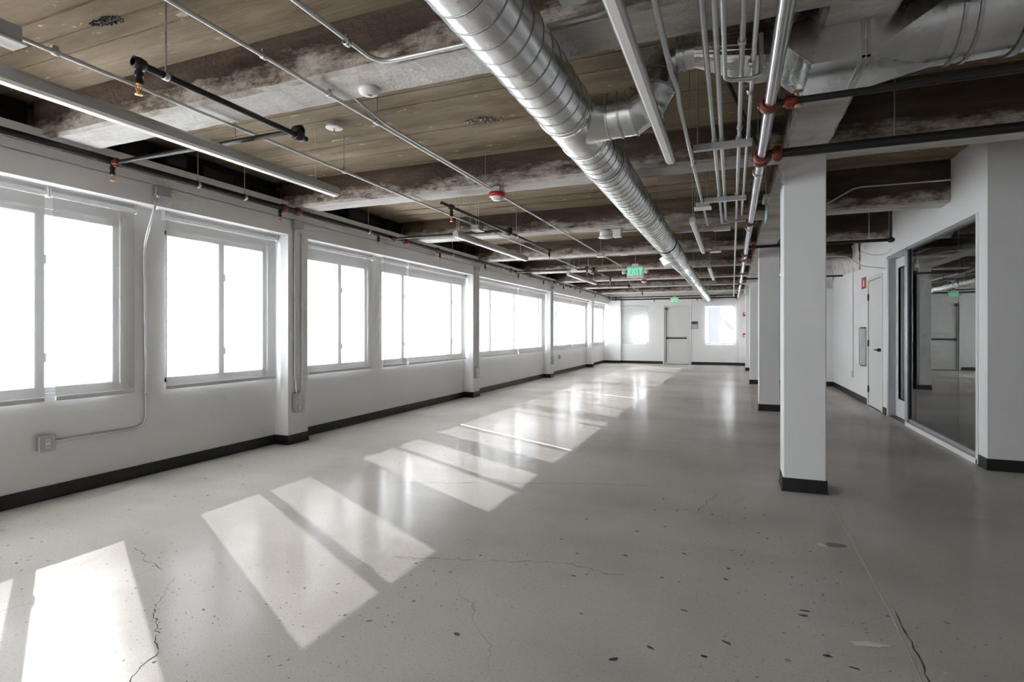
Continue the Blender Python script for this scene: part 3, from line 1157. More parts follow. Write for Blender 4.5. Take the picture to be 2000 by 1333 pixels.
branch(1, -2.57, 2.72, 1.72, 2.79, 2.50, [1.71], 'black sprinkler branch nearest the camera with a brass head at its end')
branch(2, -2.62, 6.40, 4.66, 8.03, 2.50, [4.86, 8.03], 'black sprinkler branch above the second window-side pendant light')
branch(3, -2.64, 11.0, 10.45, 12.67, 2.50, [10.47, 12.67], 'black sprinkler branch just left of the green exit sign')
branch(4, -2.66, 15.3, 15.3, 17.7, 2.50, [17.7], 'farthest black sprinkler branch before the end wall')

# pipes across the end wall
for z, r, lab in ((2.475, .026, 'lower black pipe running across the top of the end wall'), (2.56, .02, 'upper black pipe running across the top of the end wall')):
    t_ = thing('end_wall_pipe', (-1.9, 21.2, z), lab, 'pipe', 'pipes across the end wall')
    MB().cyl((-4.35, 21.2, z), (.2, 21.2, z), r, 12).build('pipe', 'black', t_)
    for x in (-4.2, -1.02, .12):
        coupling((x, 21.2, z), 'X', r, t_, 'red' if z < 2.5 else 'black')
    for x in (-3.4, -2.0, -.4):
        MB().cyl((x, 21.2, z + r), (x, 21.2, ZS_L - .012), .005, 6).build('hanger_rod', 'zinc', t_)
    if z < 2.5:
        for x in (-2.75, -1.2):
            head((x, 21.2, z - r), t_, .06)

# big silver riser main over the columns
PX, PZ, PR = .172, 2.395, .031
bigm = thing('fire_main', (PX, 9, PZ), 'thick silver fire main pipe running over the columns', 'pipe')
MB().cyl((PX, YF + .05, PZ), (PX + .02, 21.15, PZ), PR, 18).build('pipe', 'silver', bigm)
for y in (3.03, 3.9, 4.0, 6.24, 8.76, 9.38, 11.5, 14.0, 17.0, 20.6):
    coupling((PX, y, PZ), 'Y', PR, bigm)
for y in (1.7, 4.3, 6.6, 9.2, 13.2, 16.0):
    hanger(PX, y, PZ, PR, bigm, ZS_L - .012)
# black cross mains to the right
for y, r, lab in ((3.02, .017, 'thin black pipe crossing to the right under the box duct'), (3.88, .029, 'thick black pipe crossing to the right above the nearest column'),
                  (8.06, .02, 'black pipe crossing to the right in front of the second column'), (12.9, .018, 'black pipe crossing to the right near the third column')):
    xe = XO - .1 if y < Y_FACE else (1.87 if y < 9 else XR - .03)
    t_ = thing('cross_main', (PX, y, PZ), lab, 'pipe', 'black cross mains on the right')
    MB().cyl((PX + .04, y, PZ - .005), (xe, y, PZ - .005), r, 14).build('pipe', 'black', t_)
    coupling((PX + .095, y, PZ - .005), 'X', r, t_, 'red', 'tee_fitting', .03)
    if y < 3.5:
        b = MB().cyl((PX + .13, y, PZ - .03), (PX + .13, y, PZ + .035), .006, 8)
        b.lathe([(.001, PZ + .035), (.02, PZ + .035), (.02, PZ + .042), (.001, PZ + .042)], (PX + .13, y, 0), 10)
        b.lathe([(.001, PZ - .036), (.02, PZ - .036), (.02, PZ - .03), (.001, PZ - .03)], (PX + .13, y, 0), 10)
        b.build('brass_clamp', 'brass', t_)
    if 7 < y < 9:
        MB().cyl((1.83, y, PZ), (1.83, y, ZS_R - .012), .016, 10).build('riser', 'black', t_)
        MB().lathe([(.02, -.03), (.032, -.025), (.032, .025), (.02, .03)], (1.83, y, PZ - .005), 12, 'X').build('tee', 'black', t_)
    for x in (.9, 1.6, 2.8, 4.4):
        if x < xe - .1 and y > 3.5:
            MB().cyl((x, y, PZ + r), (x, y, ZS_R - .012), .004, 6).build('hanger_rod', 'zinc', t_)
# diagonal seismic brace beside the fire main
br = MB().tube([(-.13, 3.2, ZS_L - .02), (PX - .01, 3.86, PZ + .04)], .011, 8).build('seismic_brace', 'brace')
tag(br, 'dark diagonal brace rising left from the fire main', 'brace')
br = MB().tube([(PX + .03, 4.0, PZ - .03), (.33, 4.55, 2.62)], .012, 8).build('seismic_brace', 'brace')
tag(br, 'short dark brace between the fire main and the nearest column', 'brace')

# ================================================================= CONDUITS
def conduit(pts, r, label, clamps=(), rods=(), group=None, bend=.10, ztop=ZS_L - .012, name='conduit'):
    t_ = thing(name, pts[0], label, 'conduit', group)
    MB().tube(fillet(pts, bend), r, 10).build('tube', 'conduit', t_)
    for p in clamps:
        MB().lathe([(r, -.014), (r + .006, -.014), (r + .006, .014), (r, .014)], p, 10, 'Y').bbox(p[0] - .006, p[0] + .006, p[1] - .012, p[1] + .012, p[2] + r, p[2] + r + .022, .002).build('clamp', 'zinc', t_)
    for p in rods:
        MB().cyl((p[0], p[1], p[2]), (p[0], p[1], ztop), .003, 6).build('hanger_rod', 'zinc', t_)
    return t_


GC = 'conduits under the ceiling'
cz = 2.585
conduit([(-3.0, YF + .1, cz), (-3.0, 12.5, cz)], .0105, 'thin conduit running over the window-side pendant lights', [(-3.0, y, cz) for y in (1.6, 3.69)], [(-3.0, y, cz) for y in (1.0, 3.69, 7.9, 11.2)], GC)
conduit([(-2.105, YF + .1, cz), (-2.105, 11.2, cz)], .0105, 'thin conduit leading to the red alarm in mid ceiling', [(-2.105, y, cz) for y in (2.0, 2.46, 2.9, 4.2)], [(-2.105, y, cz) for y in (1.2, 2.91, 4.56, 8.0)], GC)
conduit([(-2.06, 2.48, 2.66), (-2.072, 2.7, 2.62), (-2.075, 2.95, cz + .003), (-2.075, 4.68, cz + .003)], .008, 'short second conduit lying beside the one to the red alarm', (), (), GC, .06)
conduit([(-1.65, YF + .1, cz + .013), (-1.65, 2.29, cz + .013), (-.45, 2.29, cz + .013), (-.45, 2.29, 2.86)], .0115, 'conduit that bends right along the first beam under the spiral duct', [(-1.65, 2.05, cz), (-1.65, .9, cz)], [(-1.65, 1.0, cz)], GC, .11)
hz = 2.425
conduit([(-.252, YF + .1, hz), (-.256, 2.60, hz), (-.242, 2.70, hz - .012), (-.252, 2.92, hz - .012), (-.248, 6.3, hz - .012)], .0125, 'conduit with a small offset kink right of the near pendant light', [(-.25, 4.0, hz - .012)], [(-.25, 1.5, hz), (-.23, 3.3, hz), (-.25, 5.6, hz)], GC, .05)
conduit([(-.102, YF + .1, hz), (-.102, 6.35, hz), (.012, 6.42, hz + .03)], .0125, 'left one of the close pair of conduits on the trapeze', [], [], GC, .06)
conduit([(-.06, YF + .1, hz), (-.06, 5.95, hz), (-.06, 6.08, 2.395), (.128, 6.13, 2.395)], .0125, 'right one of the close pair of conduits on the trapeze', [], [], GC, .08)
conduit([(.036, YF + .1, hz), (.046, 19.5, hz)], .0115, 'conduit that runs straight to the far end beside the fire main', [(.037, 2.4, hz), (.04, 3.4, hz)], [(.045, 8.6, hz), (.046, 13.4, hz)], GC)
conduit([(.078, YF + .1, hz), (.09, 6.0, hz), (.09, 6.1, 2.62)], .0105, 'conduit closest to the fire main on its left', [(.08, 2.6, hz), (.08, 2.9, hz)], [], GC, .05)
conduit([(-.03, YF + .1, 2.398), (-.03, 2.68, 2.398), (.122, 2.71, 2.398), (.122, 2.71, 2.6)], .010, 'conduit that turns right behind the fire main after a short run', [], [(-.03, 1.6, hz)], GC, .05)
conduit([(.70, 6.98, 2.62), (.98, 6.98, 2.68), (1.26, 6.98, 2.835), (2.12, 6.98, 2.83)], .010, 'conduit stepping up along the beam to the right of the nearest column', (), (), GC, .06, ZS_R)
# trapeze channels
for y, lab in ((3.58, 'nearer steel channel trapeze carrying the conduits'), (5.04, 'farther steel channel trapeze carrying the conduits')):
    t_ = thing('trapeze_hanger', (-.06, y, 2.37), lab, 'hanger', 'trapeze hangers')
    MB().prism([(y - .02, 2.37), (y + .02, 2.37), (y + .02, 2.408), (y + .012, 2.408), (y + .012, 2.38), (y - .012, 2.38), (y - .012, 2.408), (y - .02, 2.408)], 'X', -.225, .112).build('channel', 'zinc', t_)
    for x in (-.2, .1):
        MB().cyl((x, y, 2.38), (x, y, ZS_L - .012), .0045, 6).build('rod', 'zinc', t_)
    for x in (-.102, -.06, .037):
        MB().lathe([(.013, -.016), (.018, -.016), (.018, .016), (.013, .016)], (x, y, hz), 10, 'Y').build('strap', 'zinc', t_)

# bent conduit on the left wall with its boxes
wc = thing('wall_conduit', (-4.69, 3.17, .42), 'bent conduit dropping down the wall between the first two shades to an outlet', 'conduit')
MB().tube(fillet([(-4.497, 3.15, 2.41), (-4.497, 3.12, 2.28), (-4.692, 3.165, 2.0), (-4.692, 3.185, .425), (-4.692, 2.49, .425)], .13), .0095, 10).build('tube', 'conduit', wc)
for p in ((-4.697, 3.18, .72), (-4.697, 2.8, .425)):
    MB().bbox(p[0] - .012, p[0] + .02, p[1] - .016, p[1] + .016, p[2] - .008, p[2] + .008, .003).build('strap', 'zinc', wc)
jb = thing('junction_box', (-4.49, 3.19, 2.40), 'steel junction box on the spandrel at the top of the bent conduit', 'electrical box')
MB().bbox(XP + .002, XP + .05, 3.12, 3.24, 2.395, 2.475, .004).build('box', 'greysteel', jb)
MB().bbox(XP + .05, XP + .056, 3.115, 3.245, 2.392, 2.478, .002).build('cover', 'greysteel', jb)
MB().lathe([(.012, 2.375), (.016, 2.38), (.016, 2.395)], (-4.497, 3.15, 0), 10).build('connector', 'zinc', jb)


def outlet(x, y0, y1, z0, z1, label, gangs=1, group=None):
    t_ = thing('outlet_box', (x, (y0 + y1) / 2, z0), label, 'outlet', group)
    MB().bbox(x, x + .045, y0, y1, z0, z1, .006).build('box', 'greysteel', t_)
    cv = MB().bbox(x + .045, x + .052, y0 - .003, y1 + .003, z0 - .003, z1 + .003, .003).build('cover_plate', 'greysteel', t_)
    for k in range(gangs):
        zc = z0 + (z1 - z0) * (k + .5) / gangs
        yc = (y0 + y1) / 2
        MB().bbox(x + .052, x + .056, yc - .017, yc + .017, zc - .032, zc + .032, .004).build('receptacle', 'whiteplastic', cv)
        for dz in (-.017, .017):
            MB().box(x + .056, x + .0565, yc - .007, yc - .004, zc + dz - .005, zc + dz + .005).box(x + .056, x + .0565, yc + .004, yc + .007, zc + dz - .005, zc + dz + .005).build('slot', 'ink', cv)
    return t_


outlet(XW + .001, 2.385, 2.485, .37, .48, 'steel outlet box low on the wall at the left end of the bent conduit')
for k, (y0, y1) in enumerate(PIL[2:5]):
    yc = y0 + .12
    nm = ('first', 'second', 'third')[k]
    outlet(XP + .001, yc - .06, yc + .045, .36, .565, 'double outlet box low on the front of the %s pilaster from the left' % nm, 2, 'outlet boxes on the pilasters')
    for dy, lab in ((-.035, 'left'), (.075, 'right')):
        t_ = thing('pilaster_conduit', (XP + .02, yc + dy, .57), '%s conduit running up the front of the %s pilaster' % (lab, nm), 'conduit', 'conduits on the pilasters')
        zt = 2.40 if dy < 0 else 2.36
        MB().tube(fillet([(XP + .012, yc + dy, zt), (XP + .012, yc + dy, .75), (XP + .024, yc + dy * .6, .57)], .08), .0085, 8).build('tube', 'conduit', t_)
        MB().bbox(XP + .001, XP + .022, yc + dy - .016, yc + dy + .016, 1.6, 1.615, .003).build('strap', 'zinc', t_)
    t_ = thing('junction_box', (XP + .02, yc, 2.40), 'steel junction box at the top of the %s pilaster' % nm, 'electrical box', 'junction boxes on the pilasters')
    MB().bbox(XP + .001, XP + .048, yc - .07, yc + .06, 2.395, 2.475, .004).build('box', 'greysteel', t_)
    MB().bbox(XP + .048, XP + .054, yc - .074, yc + .064, 2.392, 2.478, .002).build('cover', 'greysteel', t_)
# wiremold under the far window
t_ = thing('wall_raceway', (XW + .02, 16.3, .48), 'short white raceway on the wall below the far shades', 'raceway')
MB().bbox(XW + .001, XW + .04, 15.3, 17.4, .49, .54, .005).build('channel', 'whiteplastic', t_)
MB().bbox(XW + .001, XW + .05, 15.28, 15.40, .45, .55, .005).build('end_box', 'greysteel', t_)
# conduit on the right wall
t_ = thing('wall_conduit', (XR - .02, 12.0, .4), 'white painted conduit dropping down the right wall to a small outlet', 'conduit')
MB().tube([(XR - .012, 12.0, 2.45), (XR - .012, 12.0, .50)], .011, 8).build('tube', 'white2', t_)
MB().bbox(XR - .045, XR - .001, 11.94, 12.06, .38, .50, .005).build('outlet', 'whiteplastic', t_)

# boxes hung on the ceiling conduits
def cbox(c, sx, sy, sz, label, rods=(), cat='sensor', name='sensor_box', body='lightbody', plate='diffuser', flare=1.25):
    x, y, z = c
    t_ = thing(name, (x, y, z - sz), label, cat)
    MB().bbox(x - sx, x + sx, y - sy, y + sy, z - sz, z + sz, .004).build('body', body, t_)
    MB().bbox(x - sx * flare, x + sx * flare, y - sy * flare, y + sy * flare, z - sz - .012, z - sz, .003).build('face_plate', plate, t_)
    for dx, dy in rods:
        MB().cyl((x + dx, y + dy, z + sz), (x + dx, y + dy, ZS_L - .012), .0025, 6).build('hanger_cable', 'cable', t_)
    return t_


cbox((-2.965, 1.26, 2.565), .05, .17, .034, 'grey ceiling box with a white underside at the upper left corner', [(0, .05)], flare=1.1)
cbox((-2.95, 6.15, 2.54), .05, .07, .028, 'white sensor box on the conduit beside the black branch above the second pendant', [(-.03, .03), (.03, -.03)])
cbox((-2.98, 10.75, 2.53), .045, .06, .025, 'small white sensor box left of the green exit sign', [(0, 0)])
cbox((-2.06, 9.1, 2.545), .055, .055, .03, 'small white box on the conduit up left of the exit sign', [(.0, .0)])
cbox((-.248, 5.25, 2.395), .06, .05, .022, 'white box on the kinked conduit right of the duct', [(-.05, 0)])
cbox((-.22, 8.3, 2.41), .06, .05, .02, 'small white box farther along right of the duct', [(0, 0)])

# discs, detectors and alarms
t_ = thing('smoke_detector', (-1.885, 2.56, 2.57), 'round white smoke detector on the underside of the near beam', 'detector')
MB().lathe([(.001, 2.572), (.026, 2.571), (.052, 2.58), (.058, 2.594), (.058, 2.609), (.001, 2.609)], (-1.885, 2.53, 0), 24).build('housing', 'whiteplastic', t_)
MB().lathe([(.001, 2.566), (.016, 2.566), (.018, 2.572)], (-1.885, 2.53, 0), 16).build('sensor', 'lightbody', t_)
t_ = thing('ceiling_disc', (-2.92, 3.45, 2.83), 'flat white disc hanging below the slab beside the near black branch', 'disc')
MB().lathe([(.001, 2.845), (.064, 2.845), (.068, 2.852), (.001, 2.858)], (-2.9, 3.45, 0), 24).build('disc', 'whiteplastic', t_)
MB().cyl((-2.9, 3.45, 2.80), (-2.9, 3.45, ZS_L - .012), .006, 8).build('stem', 'zinc', t_)
for x, y, lab in ((-2.04, 4.68, 'red round alarm strobe hanging under the second beam'), (-2.06, 14.0, 'small red alarm strobe just below the green exit sign')):
    t_ = thing('alarm_strobe', (x, y, 2.44), lab, 'alarm', 'red ceiling alarms')
    MB().bbox(x - .05, x + .05, y - .05, y + .05, 2.545, 2.60, .005).build('back_box', 'greysteel', t_)
    MB().lathe([(.001, 2.548), (.076, 2.547), (.078, 2.53), (.074, 2.508), (.001, 2.508)], (x, y, 0), 24).build('body', 'redplastic', t_)
    if y > 10:
        MB().cyl((x, y, 2.60), (x, y, ZS_L - .012), .005, 6).build('hanger_rod', 'zinc', t_)
    MB().lathe([(.06, 2.508), (.052, 2.49), (.035, 2.475), (.001, 2.473)], (x, y, 0), 20).build('lens', 'whiteplastic', t_)
t_ = thing('speaker', (-1.58, 7.3, 2.48), 'white cylindrical ceiling speaker with a flange left of the duct', 'speaker')
MB().lathe([(.001, 2.605), (.075, 2.605), (.075, 2.515), (.001, 2.515)], (-1.58, 7.26, 0), 24).build('can', 'whiteplastic', t_)
MB().lathe([(.001, 2.517), (.09, 2.517), (.092, 2.505), (.001, 2.50)], (-1.58, 7.26, 0), 24).build('flange', 'whiteplastic', t_)
t_ = thing('junction_box', (-1.41, 7.25, 2.53), 'white box beside the cylindrical ceiling speaker', 'electrical box')
MB().bbox(-1.47, -1.36, 7.2, 7.3, 2.50, 2.605, .005).build('box', 'whiteplastic', t_)
MB().tube([(-1.36, 7.25, 2.57), (-.97, 7.25, 2.575)], .007, 8).build('conduit_stub', 'conduit', t_)
t_ = tag(MB().bbox(-1.83, -1.7, 9.6, 9.68, 2.585, 2.609, .004).build('ceiling_plate', 'whiteplastic'), 'flat white plate under the beam above the exit sign', 'plate')
# transverse white bar with a wider box (right of the duct)
t_ = thing('transverse_channel', (-.37, 7.19, 2.49), 'white horizontal channel with a wider box at its right end', 'channel')
MB().bbox(-.675, -.03, 7.17, 7.21, 2.495, 2.53, .003).build('channel', 'whiteplastic', t_)
MB().bbox(-.22, -.02, 7.145, 7.235, 2.488, 2.54, .006).build('box', 'whiteplastic', t_)
for x in (-.62, -.1):
    MB().cyl((x, 7.19, 2.53), (x, 7.19, ZB + .01), .0035, 6).build('hanger_rod', 'zinc', t_)
# white box at the top edge
t_ = thing('ballast_box', (-.56, 1.92, 2.5), 'pale box with rounded corners at the top edge beside the near pendant', 'electrical box')
MB().bbox(-.63, -.49, 1.74, 2.05, 2.50, 2.60, .022).build('box', 'greysteel', t_)
MB().tube(fillet([(-.49, 1.98, 2.56), (-.30, 1.99, 2.58), (-.30, 1.99, 2.88)], .05), .010, 8).build('conduit_stub', 'conduit', t_)
MB().tube(fillet([(-.47, 2.04, 2.53), (-.42, 2.06, 2.52), (-.40, 2.1, 2.56)], .03), .006, 8).build('flex_whip', 'cable', t_)


# ================================================================= EXIT SIGNS
def text_mesh(txt, size, depth):
    cu = bpy.data.curves.new('lettering', 'FONT')
    cu.body = txt
    cu.size = size
    cu.extrude = depth
    cu.align_x = 'CENTER'
    cu.align_y = 'CENTER'
    cu.offset = size * .008
    cu.space_character = 1.18
    ob = bpy.data.objects.new('lettering', cu)
    COL.objects.link(ob)
    bpy.context.view_layer.update()
    me = bpy.data.meshes.new_from_object(ob.evaluated_get(bpy.context.evaluated_depsgraph_get()))
    COL.objects.unlink(ob)
    bpy.data.objects.remove(ob)
    return me


def exit_sign(x, y, z, w, h, lab, label_green=True):
    t_ = thing('exit_sign', (x, y, z - h / 2), lab, 'exit sign', 'exit signs hanging from the ceiling')
    MB().bbox(x - w / 2, x + w / 2, y - .022, y + .022, z - h / 2, z + h / 2, .006).build('housing', 'whiteplastic', t_)
    me = text_mesh('EXIT', h * .80, .002)
    for v in me.vertices:
        v.co = (v.co.x * .66, -.025 - v.co.z, v.co.y * 1.0)
    me.materials.append(M['greenlit'])
    o = bpy.data.objects.new('letters', me)
    COL.objects.link(o)
    o.parent = t_
    o.location = (0, 0, h / 2)
    MB().bbox(x - .06, x + .06, y - .03, y + .03, z + h / 2, z + h / 2 + .045, .004).build('canopy', 'whiteplastic', t_)
    MB().cyl((x, y, z + h / 2 + .04), (x, y, ZB + .02 if any(a < y < c for a, c in BEAMS) else ZS_L - .012), .005, 8).build('stem', 'zinc', t_)
    for s_ in (-1, 1):
        lm = MB().tube([(x + s_ * (w / 2), y, z - h * .1), (x + s_ * (w / 2 + .035), y - .01, z - h * .02)], .008, 8)
        lm.lathe([(.012, .02), (.036, .008), (.04, -.022), (.034, -.03), (.001, -.03)], (x + s_ * (w / 2 + .055), y - .01, z), 14, 'Y')
        lm.build('lamp_head', 'whiteplastic', t_)
    return t_


exit_sign(-1.66, 10.2, 2.345, .30, .215, 'nearer green EXIT sign hanging in mid hall')
exit_sign(-1.93, 20.45, 2.37, .28, .19, 'small far EXIT sign just above the end door')
t_ = thing('exit_sign', (.30, 5.75, 2.35), 'exit sign seen edge-on as a pale green plate left of the nearest column', 'exit sign')
MB().bbox(.296, .304, 5.62, 5.9, 2.31, 2.50, .002).build('plate', 'greensign', t_)
MB().bbox(.27, .33, 5.6, 5.92, 2.50, 2.53, .004).build('canopy', 'whiteplastic', t_)
MB().cyl((.30, 5.76, 2.53), (.30, 5.76, ZS_L - .04), .005, 6).build('stem', 'zinc', t_)

# ================================================================= DUCTS
DX, DZ, DR = -.832, 2.437, .1445


def spiral(t_, y0, y1, r, pitch):
    n = 40
    MB().tube([(DX, y0, DZ), (DX, y1, DZ)], r, n, caps=True).build('shell', 'galv', t_)
    b = MB()
    turns = (y1 - y0) / pitch
    N = int(turns * 36)
    vs, fs = [], []
    for i in range(N + 1):
        a = 2 * math.pi * i / 36 + .9
        yc = y0 + pitch * i / 36
        sl = pitch / (2 * math.pi)
        for dr, dy in ((-.001, -.0045), (.0022, -.003), (.0022, .003), (-.001, .0045)):
            vs.append((DX + (r + dr) * math.cos(a), min(max(yc + dy, y0), y1), DZ - (r + dr) * math.sin(a)))
    for i in range(N):
        for k in range(3):
            fs.append((i * 4 + k, i * 4 + k + 1, (i + 1) * 4 + k + 1, (i + 1) * 4 + k))
    b.add(vs, fs, False)
    b.build('spiral_seam', 'seam', t_)


duct = thing('spiral_duct', (DX, 8, DZ - DR), 'long round spiral metal duct hanging along the middle of the hall', 'duct')
spiral(duct, YF + .05, 2.80, DR, .115)
MB().tube([(DX, 2.80, DZ), (DX, 3.22, DZ)], DR + .001, 40).build('tee_section', 'galv', duct)
spiral(duct, 3.22, 7.48, DR, .115)
for y, w_ in ((2.80, .02), (3.22, .02), (5.2, .025)):
    MB().lathe([(DR, -w_), (DR + .005, -w_), (DR + .005, w_), (DR, w_)], (DX, y, DZ), 40, 'Y').build('joint_band', 'galv', duct)
MB().lathe([(DR, -.05), (DR + .004, -.05), (DR + .004, .05), (DR, .05)], (DX, 7.53, DZ), 40, 'Y').build('black_band', 'black', duct)
spiral(duct, 7.58, 9.9, DR, .115)
MB().tube([(DX, 9.9, DZ), (DX, 10.6, DZ - .005)], [DR, .122], 40).build('reducer', 'galv', duct)
spiral(duct, 10.6, YB - .01, .122, .115)
for y in (12.9, 16.0, 19.0):
    MB().lathe([(.122, -.025), (.127, -.025), (.127, .025), (.122, .025)], (DX, y, DZ), 32, 'Y').build('joint_band', 'galv', duct)
# side register boot
b = MB()
b.loft([[(DX - .09, 8.55, DZ - .02), (DX - .09, 9.0, DZ - .02), (DX - .03, 9.0, DZ - .14), (DX - .03, 8.55, DZ - .14)],
        [(DX - .20, 8.58, DZ - .075), (DX - .20, 8.97, DZ - .075), (DX - .135, 8.97, DZ - .185), (DX - .135, 8.58, DZ - .185)]])
reg = b.build('register_boot', 'galv', duct)
for k in range(5):
    t0 = (k + .5) / 5
    p0 = Vector((DX - .201, 0, DZ - .076)).lerp(Vector((DX - .136, 0, DZ - .186)), t0)
    MB().bbox(p0.x - .010, p0.x + .002, 8.6, 8.95, p0.z - .008, p0.z + .002, .001).build('louvre', 'whiteplastic', reg)
# straps that hold the duct
for y in (1.1, 3.75, 5.6, 8.2, 11.2, 13.6, 16.2, 18.4):
    r = DR if y < 9.9 else .122
    b = MB().lathe([(r + .004, -.014), (r + .006, -.014), (r + .006, .014), (r + .004, .014)], (DX, y, DZ), 36, 'Y')
    for s_ in (-1, 1):
        b.box(DX + s_ * (r + .006) - .0015, DX + s_ * (r + .006) + .0015, y - .013, y + .013, DZ, ZS_L - .012)
    b.build('strap_hanger', 'zinc', duct)

# take-off, gored elbows and flexible run toward the box duct
tk = thing('takeoff_duct', (-.5, 3.0, 2.3), 'gored elbow duct branching right from the spiral duct and rising', 'duct')
YT = 3.0
b = MB()
rings = []
for k in range(32):
    pass
N = 32
def ring(cx, cz, r, ang, ry=None):
    """circle whose axis lies in XZ at angle ang from +X"""
    out = []
    for k in range(N):
        a = 2 * math.pi * k / N
        u, v = math.cos(a) * (ry or r), math.sin(a) * r
        out.append((cx - math.sin(ang) * v, YT + u, cz + math.cos(ang) * v))
    return out


MB().loft([ring(DX + .05, DZ, .128, 0, .19), ring(DX + .16, DZ, .122, 0, .145), ring(-.63, DZ, .120, 0)], True, False).build('saddle_cone', 'galv', tk)
MB().loft([ring(-.63, DZ, .120, 0), ring(-.505, DZ, .120, .26)], True, False).build('collar', 'galv', tk)
el = [(-.505, DZ, .120, .26), (-.43, DZ + .045, .118, .78), (-.385, DZ + .115, .114, 1.3)]
for a, c in zip(el[:-1], el[1:]):
    MB().loft([ring(a[0], a[1], a[2], a[3]), ring(c[0], c[1], c[2], c[3])], True, False).build('gore', 'galv', tk)
MB().loft([ring(*el[2][:2], el[2][2], 1.3), ring(-.37, DZ + .19, .106, 1.35)], True, False).build('riser_piece', 'galv', tk)
MB().loft([ring(-.37, DZ + .19, .106, 1.35), ring(-.33, DZ + .25, .095, .7)], True, False).build('gore', 'galv', tk)
MB().loft([ring(-.33, DZ + .25, .095, .7), ring(-.27, 2.712, .084, .05)], True, False).build('gore', 'galv', tk)
for cx, cz_, r, an in ((-.63, DZ, .120, 0), (-.57, DZ, .120, .1), (-.505, DZ, .120, .26), (-.43, DZ + .045, .118, .78), (-.385, DZ + .115, .114, 1.3), (-.37, DZ + .19, .106, 1.35), (-.33, DZ + .25, .095, .7)):
    MB().loft([ring(cx - math.cos(an) * .006, cz_ - math.sin(an) * .006, r + .004, an), ring(cx + math.cos(an) * .006, cz_ + math.sin(an) * .006, r + .004, an)], False, False).build('seam_ring', 'zinc', tk)
MB().loft([ring(-.27, 2.712, .084, .05), ring(-.18, 2.716, .083, 0)], True, False).build('collar', 'galv', tk)
for cx in (-.262, -.235):
    MB().loft([ring(cx - .008, 2.714, .089, 0), ring(cx + .008, 2.714, .089, 0)], False, False).build('clamp_ring', 'zinc', tk)


def rrect(x, z0, z1, y0, y1):
    """N-point rectangle matched to ring()"""
    out = []
    cz_, cy = (z0 + z1) / 2, (y0 + y1) / 2
    for k in range(N):
        a = 2 * math.pi * k / N
        u, v = math.cos(a), math.sin(a)
        m_ = max(abs(u), abs(v))
        out.append((x, cy + u / m_ * (y1 - y0) / 2, cz_ + v / m_ * (z1 - z0) / 2))
    return out


MB().loft([ring(-.18, 2.716, .083, 0), rrect(.10, 2.562, 2.765, YT - .16, YT + .16), rrect(.215, 2.562, 2.765, YT - .16, YT + .16)], False, False).build('square_transition', 'galv', tk)

bx = thing('box_duct', (.7, 2.98, 2.45), 'rectangular metal box duct tapering to a round duct at the upper right', 'duct')
Yn, Yf = 2.775, 3.19
prof = [(.332, 2.45), (.215, 2.57), (.215, 2.60), (.285, 2.69), (.285, 2.82), (.54, 2.84), (.54, 2.45)]
MB().prism(prof, 'Y', Yn, Yf).build('box', 'galv', bx)
for a, c in (((.332, 2.45), (.215, 2.57)), ((.215, 2.60), (.285, 2.69))):
    for y in (Yn, Yf):
        MB().tube([(a[0], y, a[1]), (c[0], y, c[1])], .003, 6).build('folded_edge', 'zinc', bx)
b = MB()
for x in (.53, .55):
    b.box(x - .006, x + .006, Yn - .008, Yf + .008, 2.442, 2.45)
    b.box(x - .006, x + .006, Yn - .008, Yn, 2.442, 2.848)
b.build('flange', 'zinc', bx)
YT = 2.98
RR, RZ = .192, 2.645
rg = ring(.835, RZ, RR, 0)
cn = [(.54, Yf, 2.84), (.54, Yn, 2.84), (.54, Yn, 2.45), (.54, Yf, 2.45)]
b = MB()
for q in range(4):
    i0 = q * N // 4
    arc = [rg[(i0 + k) % N] for k in range(N // 4 + 1)]
    b.add([cn[q]] + arc, [(0, k, k + 1) for k in range(1, len(arc))], True)
    b.add([cn[q], cn[(q + 1) % 4], arc[-1]], [(0, 1, 2)])
b.build('square_to_round', 'galv', bx)
MB().loft([ring(.835, RZ, RR, 0), ring(1.6, RZ + .01, RR, 0)], True, False).build('round_section', 'galv', bx)
MB().loft([ring(1.6, RZ + .01, RR, 0), ring(XO - .05, RZ + .01, RR, 0)], True, False).build('round_section', 'galv', bx)
for x in (.90, .955, 1.12, 1.135, 1.6, 2.4, 3.2):
    MB().loft([ring(x - .007, RZ, RR + .006, 0), ring(x + .007, RZ, RR + .006, 0)], False, False).build('seam_ring', 'zinc', bx)
for x in (.60, 1.4, 2.6):
    MB().cyl((x, Yn - .02, 2.62), (x, Yn - .02, ZS_R - .012), .005, 6).build('hanger_rod', 'zinc', bx)
# conduit over the box duct
conduit([(.42, 2.70, 2.86), (.6, 2.70, 2.855), (.8, 2.69, 2.90), (2.2, 2.69, 2.92)], .015, 'conduit bent over the top of the box duct', (), (), GC, .08, ZS_R)

# white wiring looped near the right wall
t_ = thing('loose_cable', (1.7, 9.4, 2.3), 'loose pale cable drooping near the top of the right wall', 'cable')
MB().tube(fillet([(.75, 9.35, 2.36), (1.35, 9.35, 2.375), (1.6, 9.35, 2.36), (1.78, 9.5, 2.22), (2.11, 9.6, 2.19)], .2, 8), .006, 8).build('cable', 'cable', t_)
MB().tube(fillet([(1.75, 9.3, 2.42), (1.9, 9.32, 2.35), (2.08, 9.34, 2.37), (2.118, 9.3, 2.44)], .1), .005, 8).build('loop', 'cable', t_)

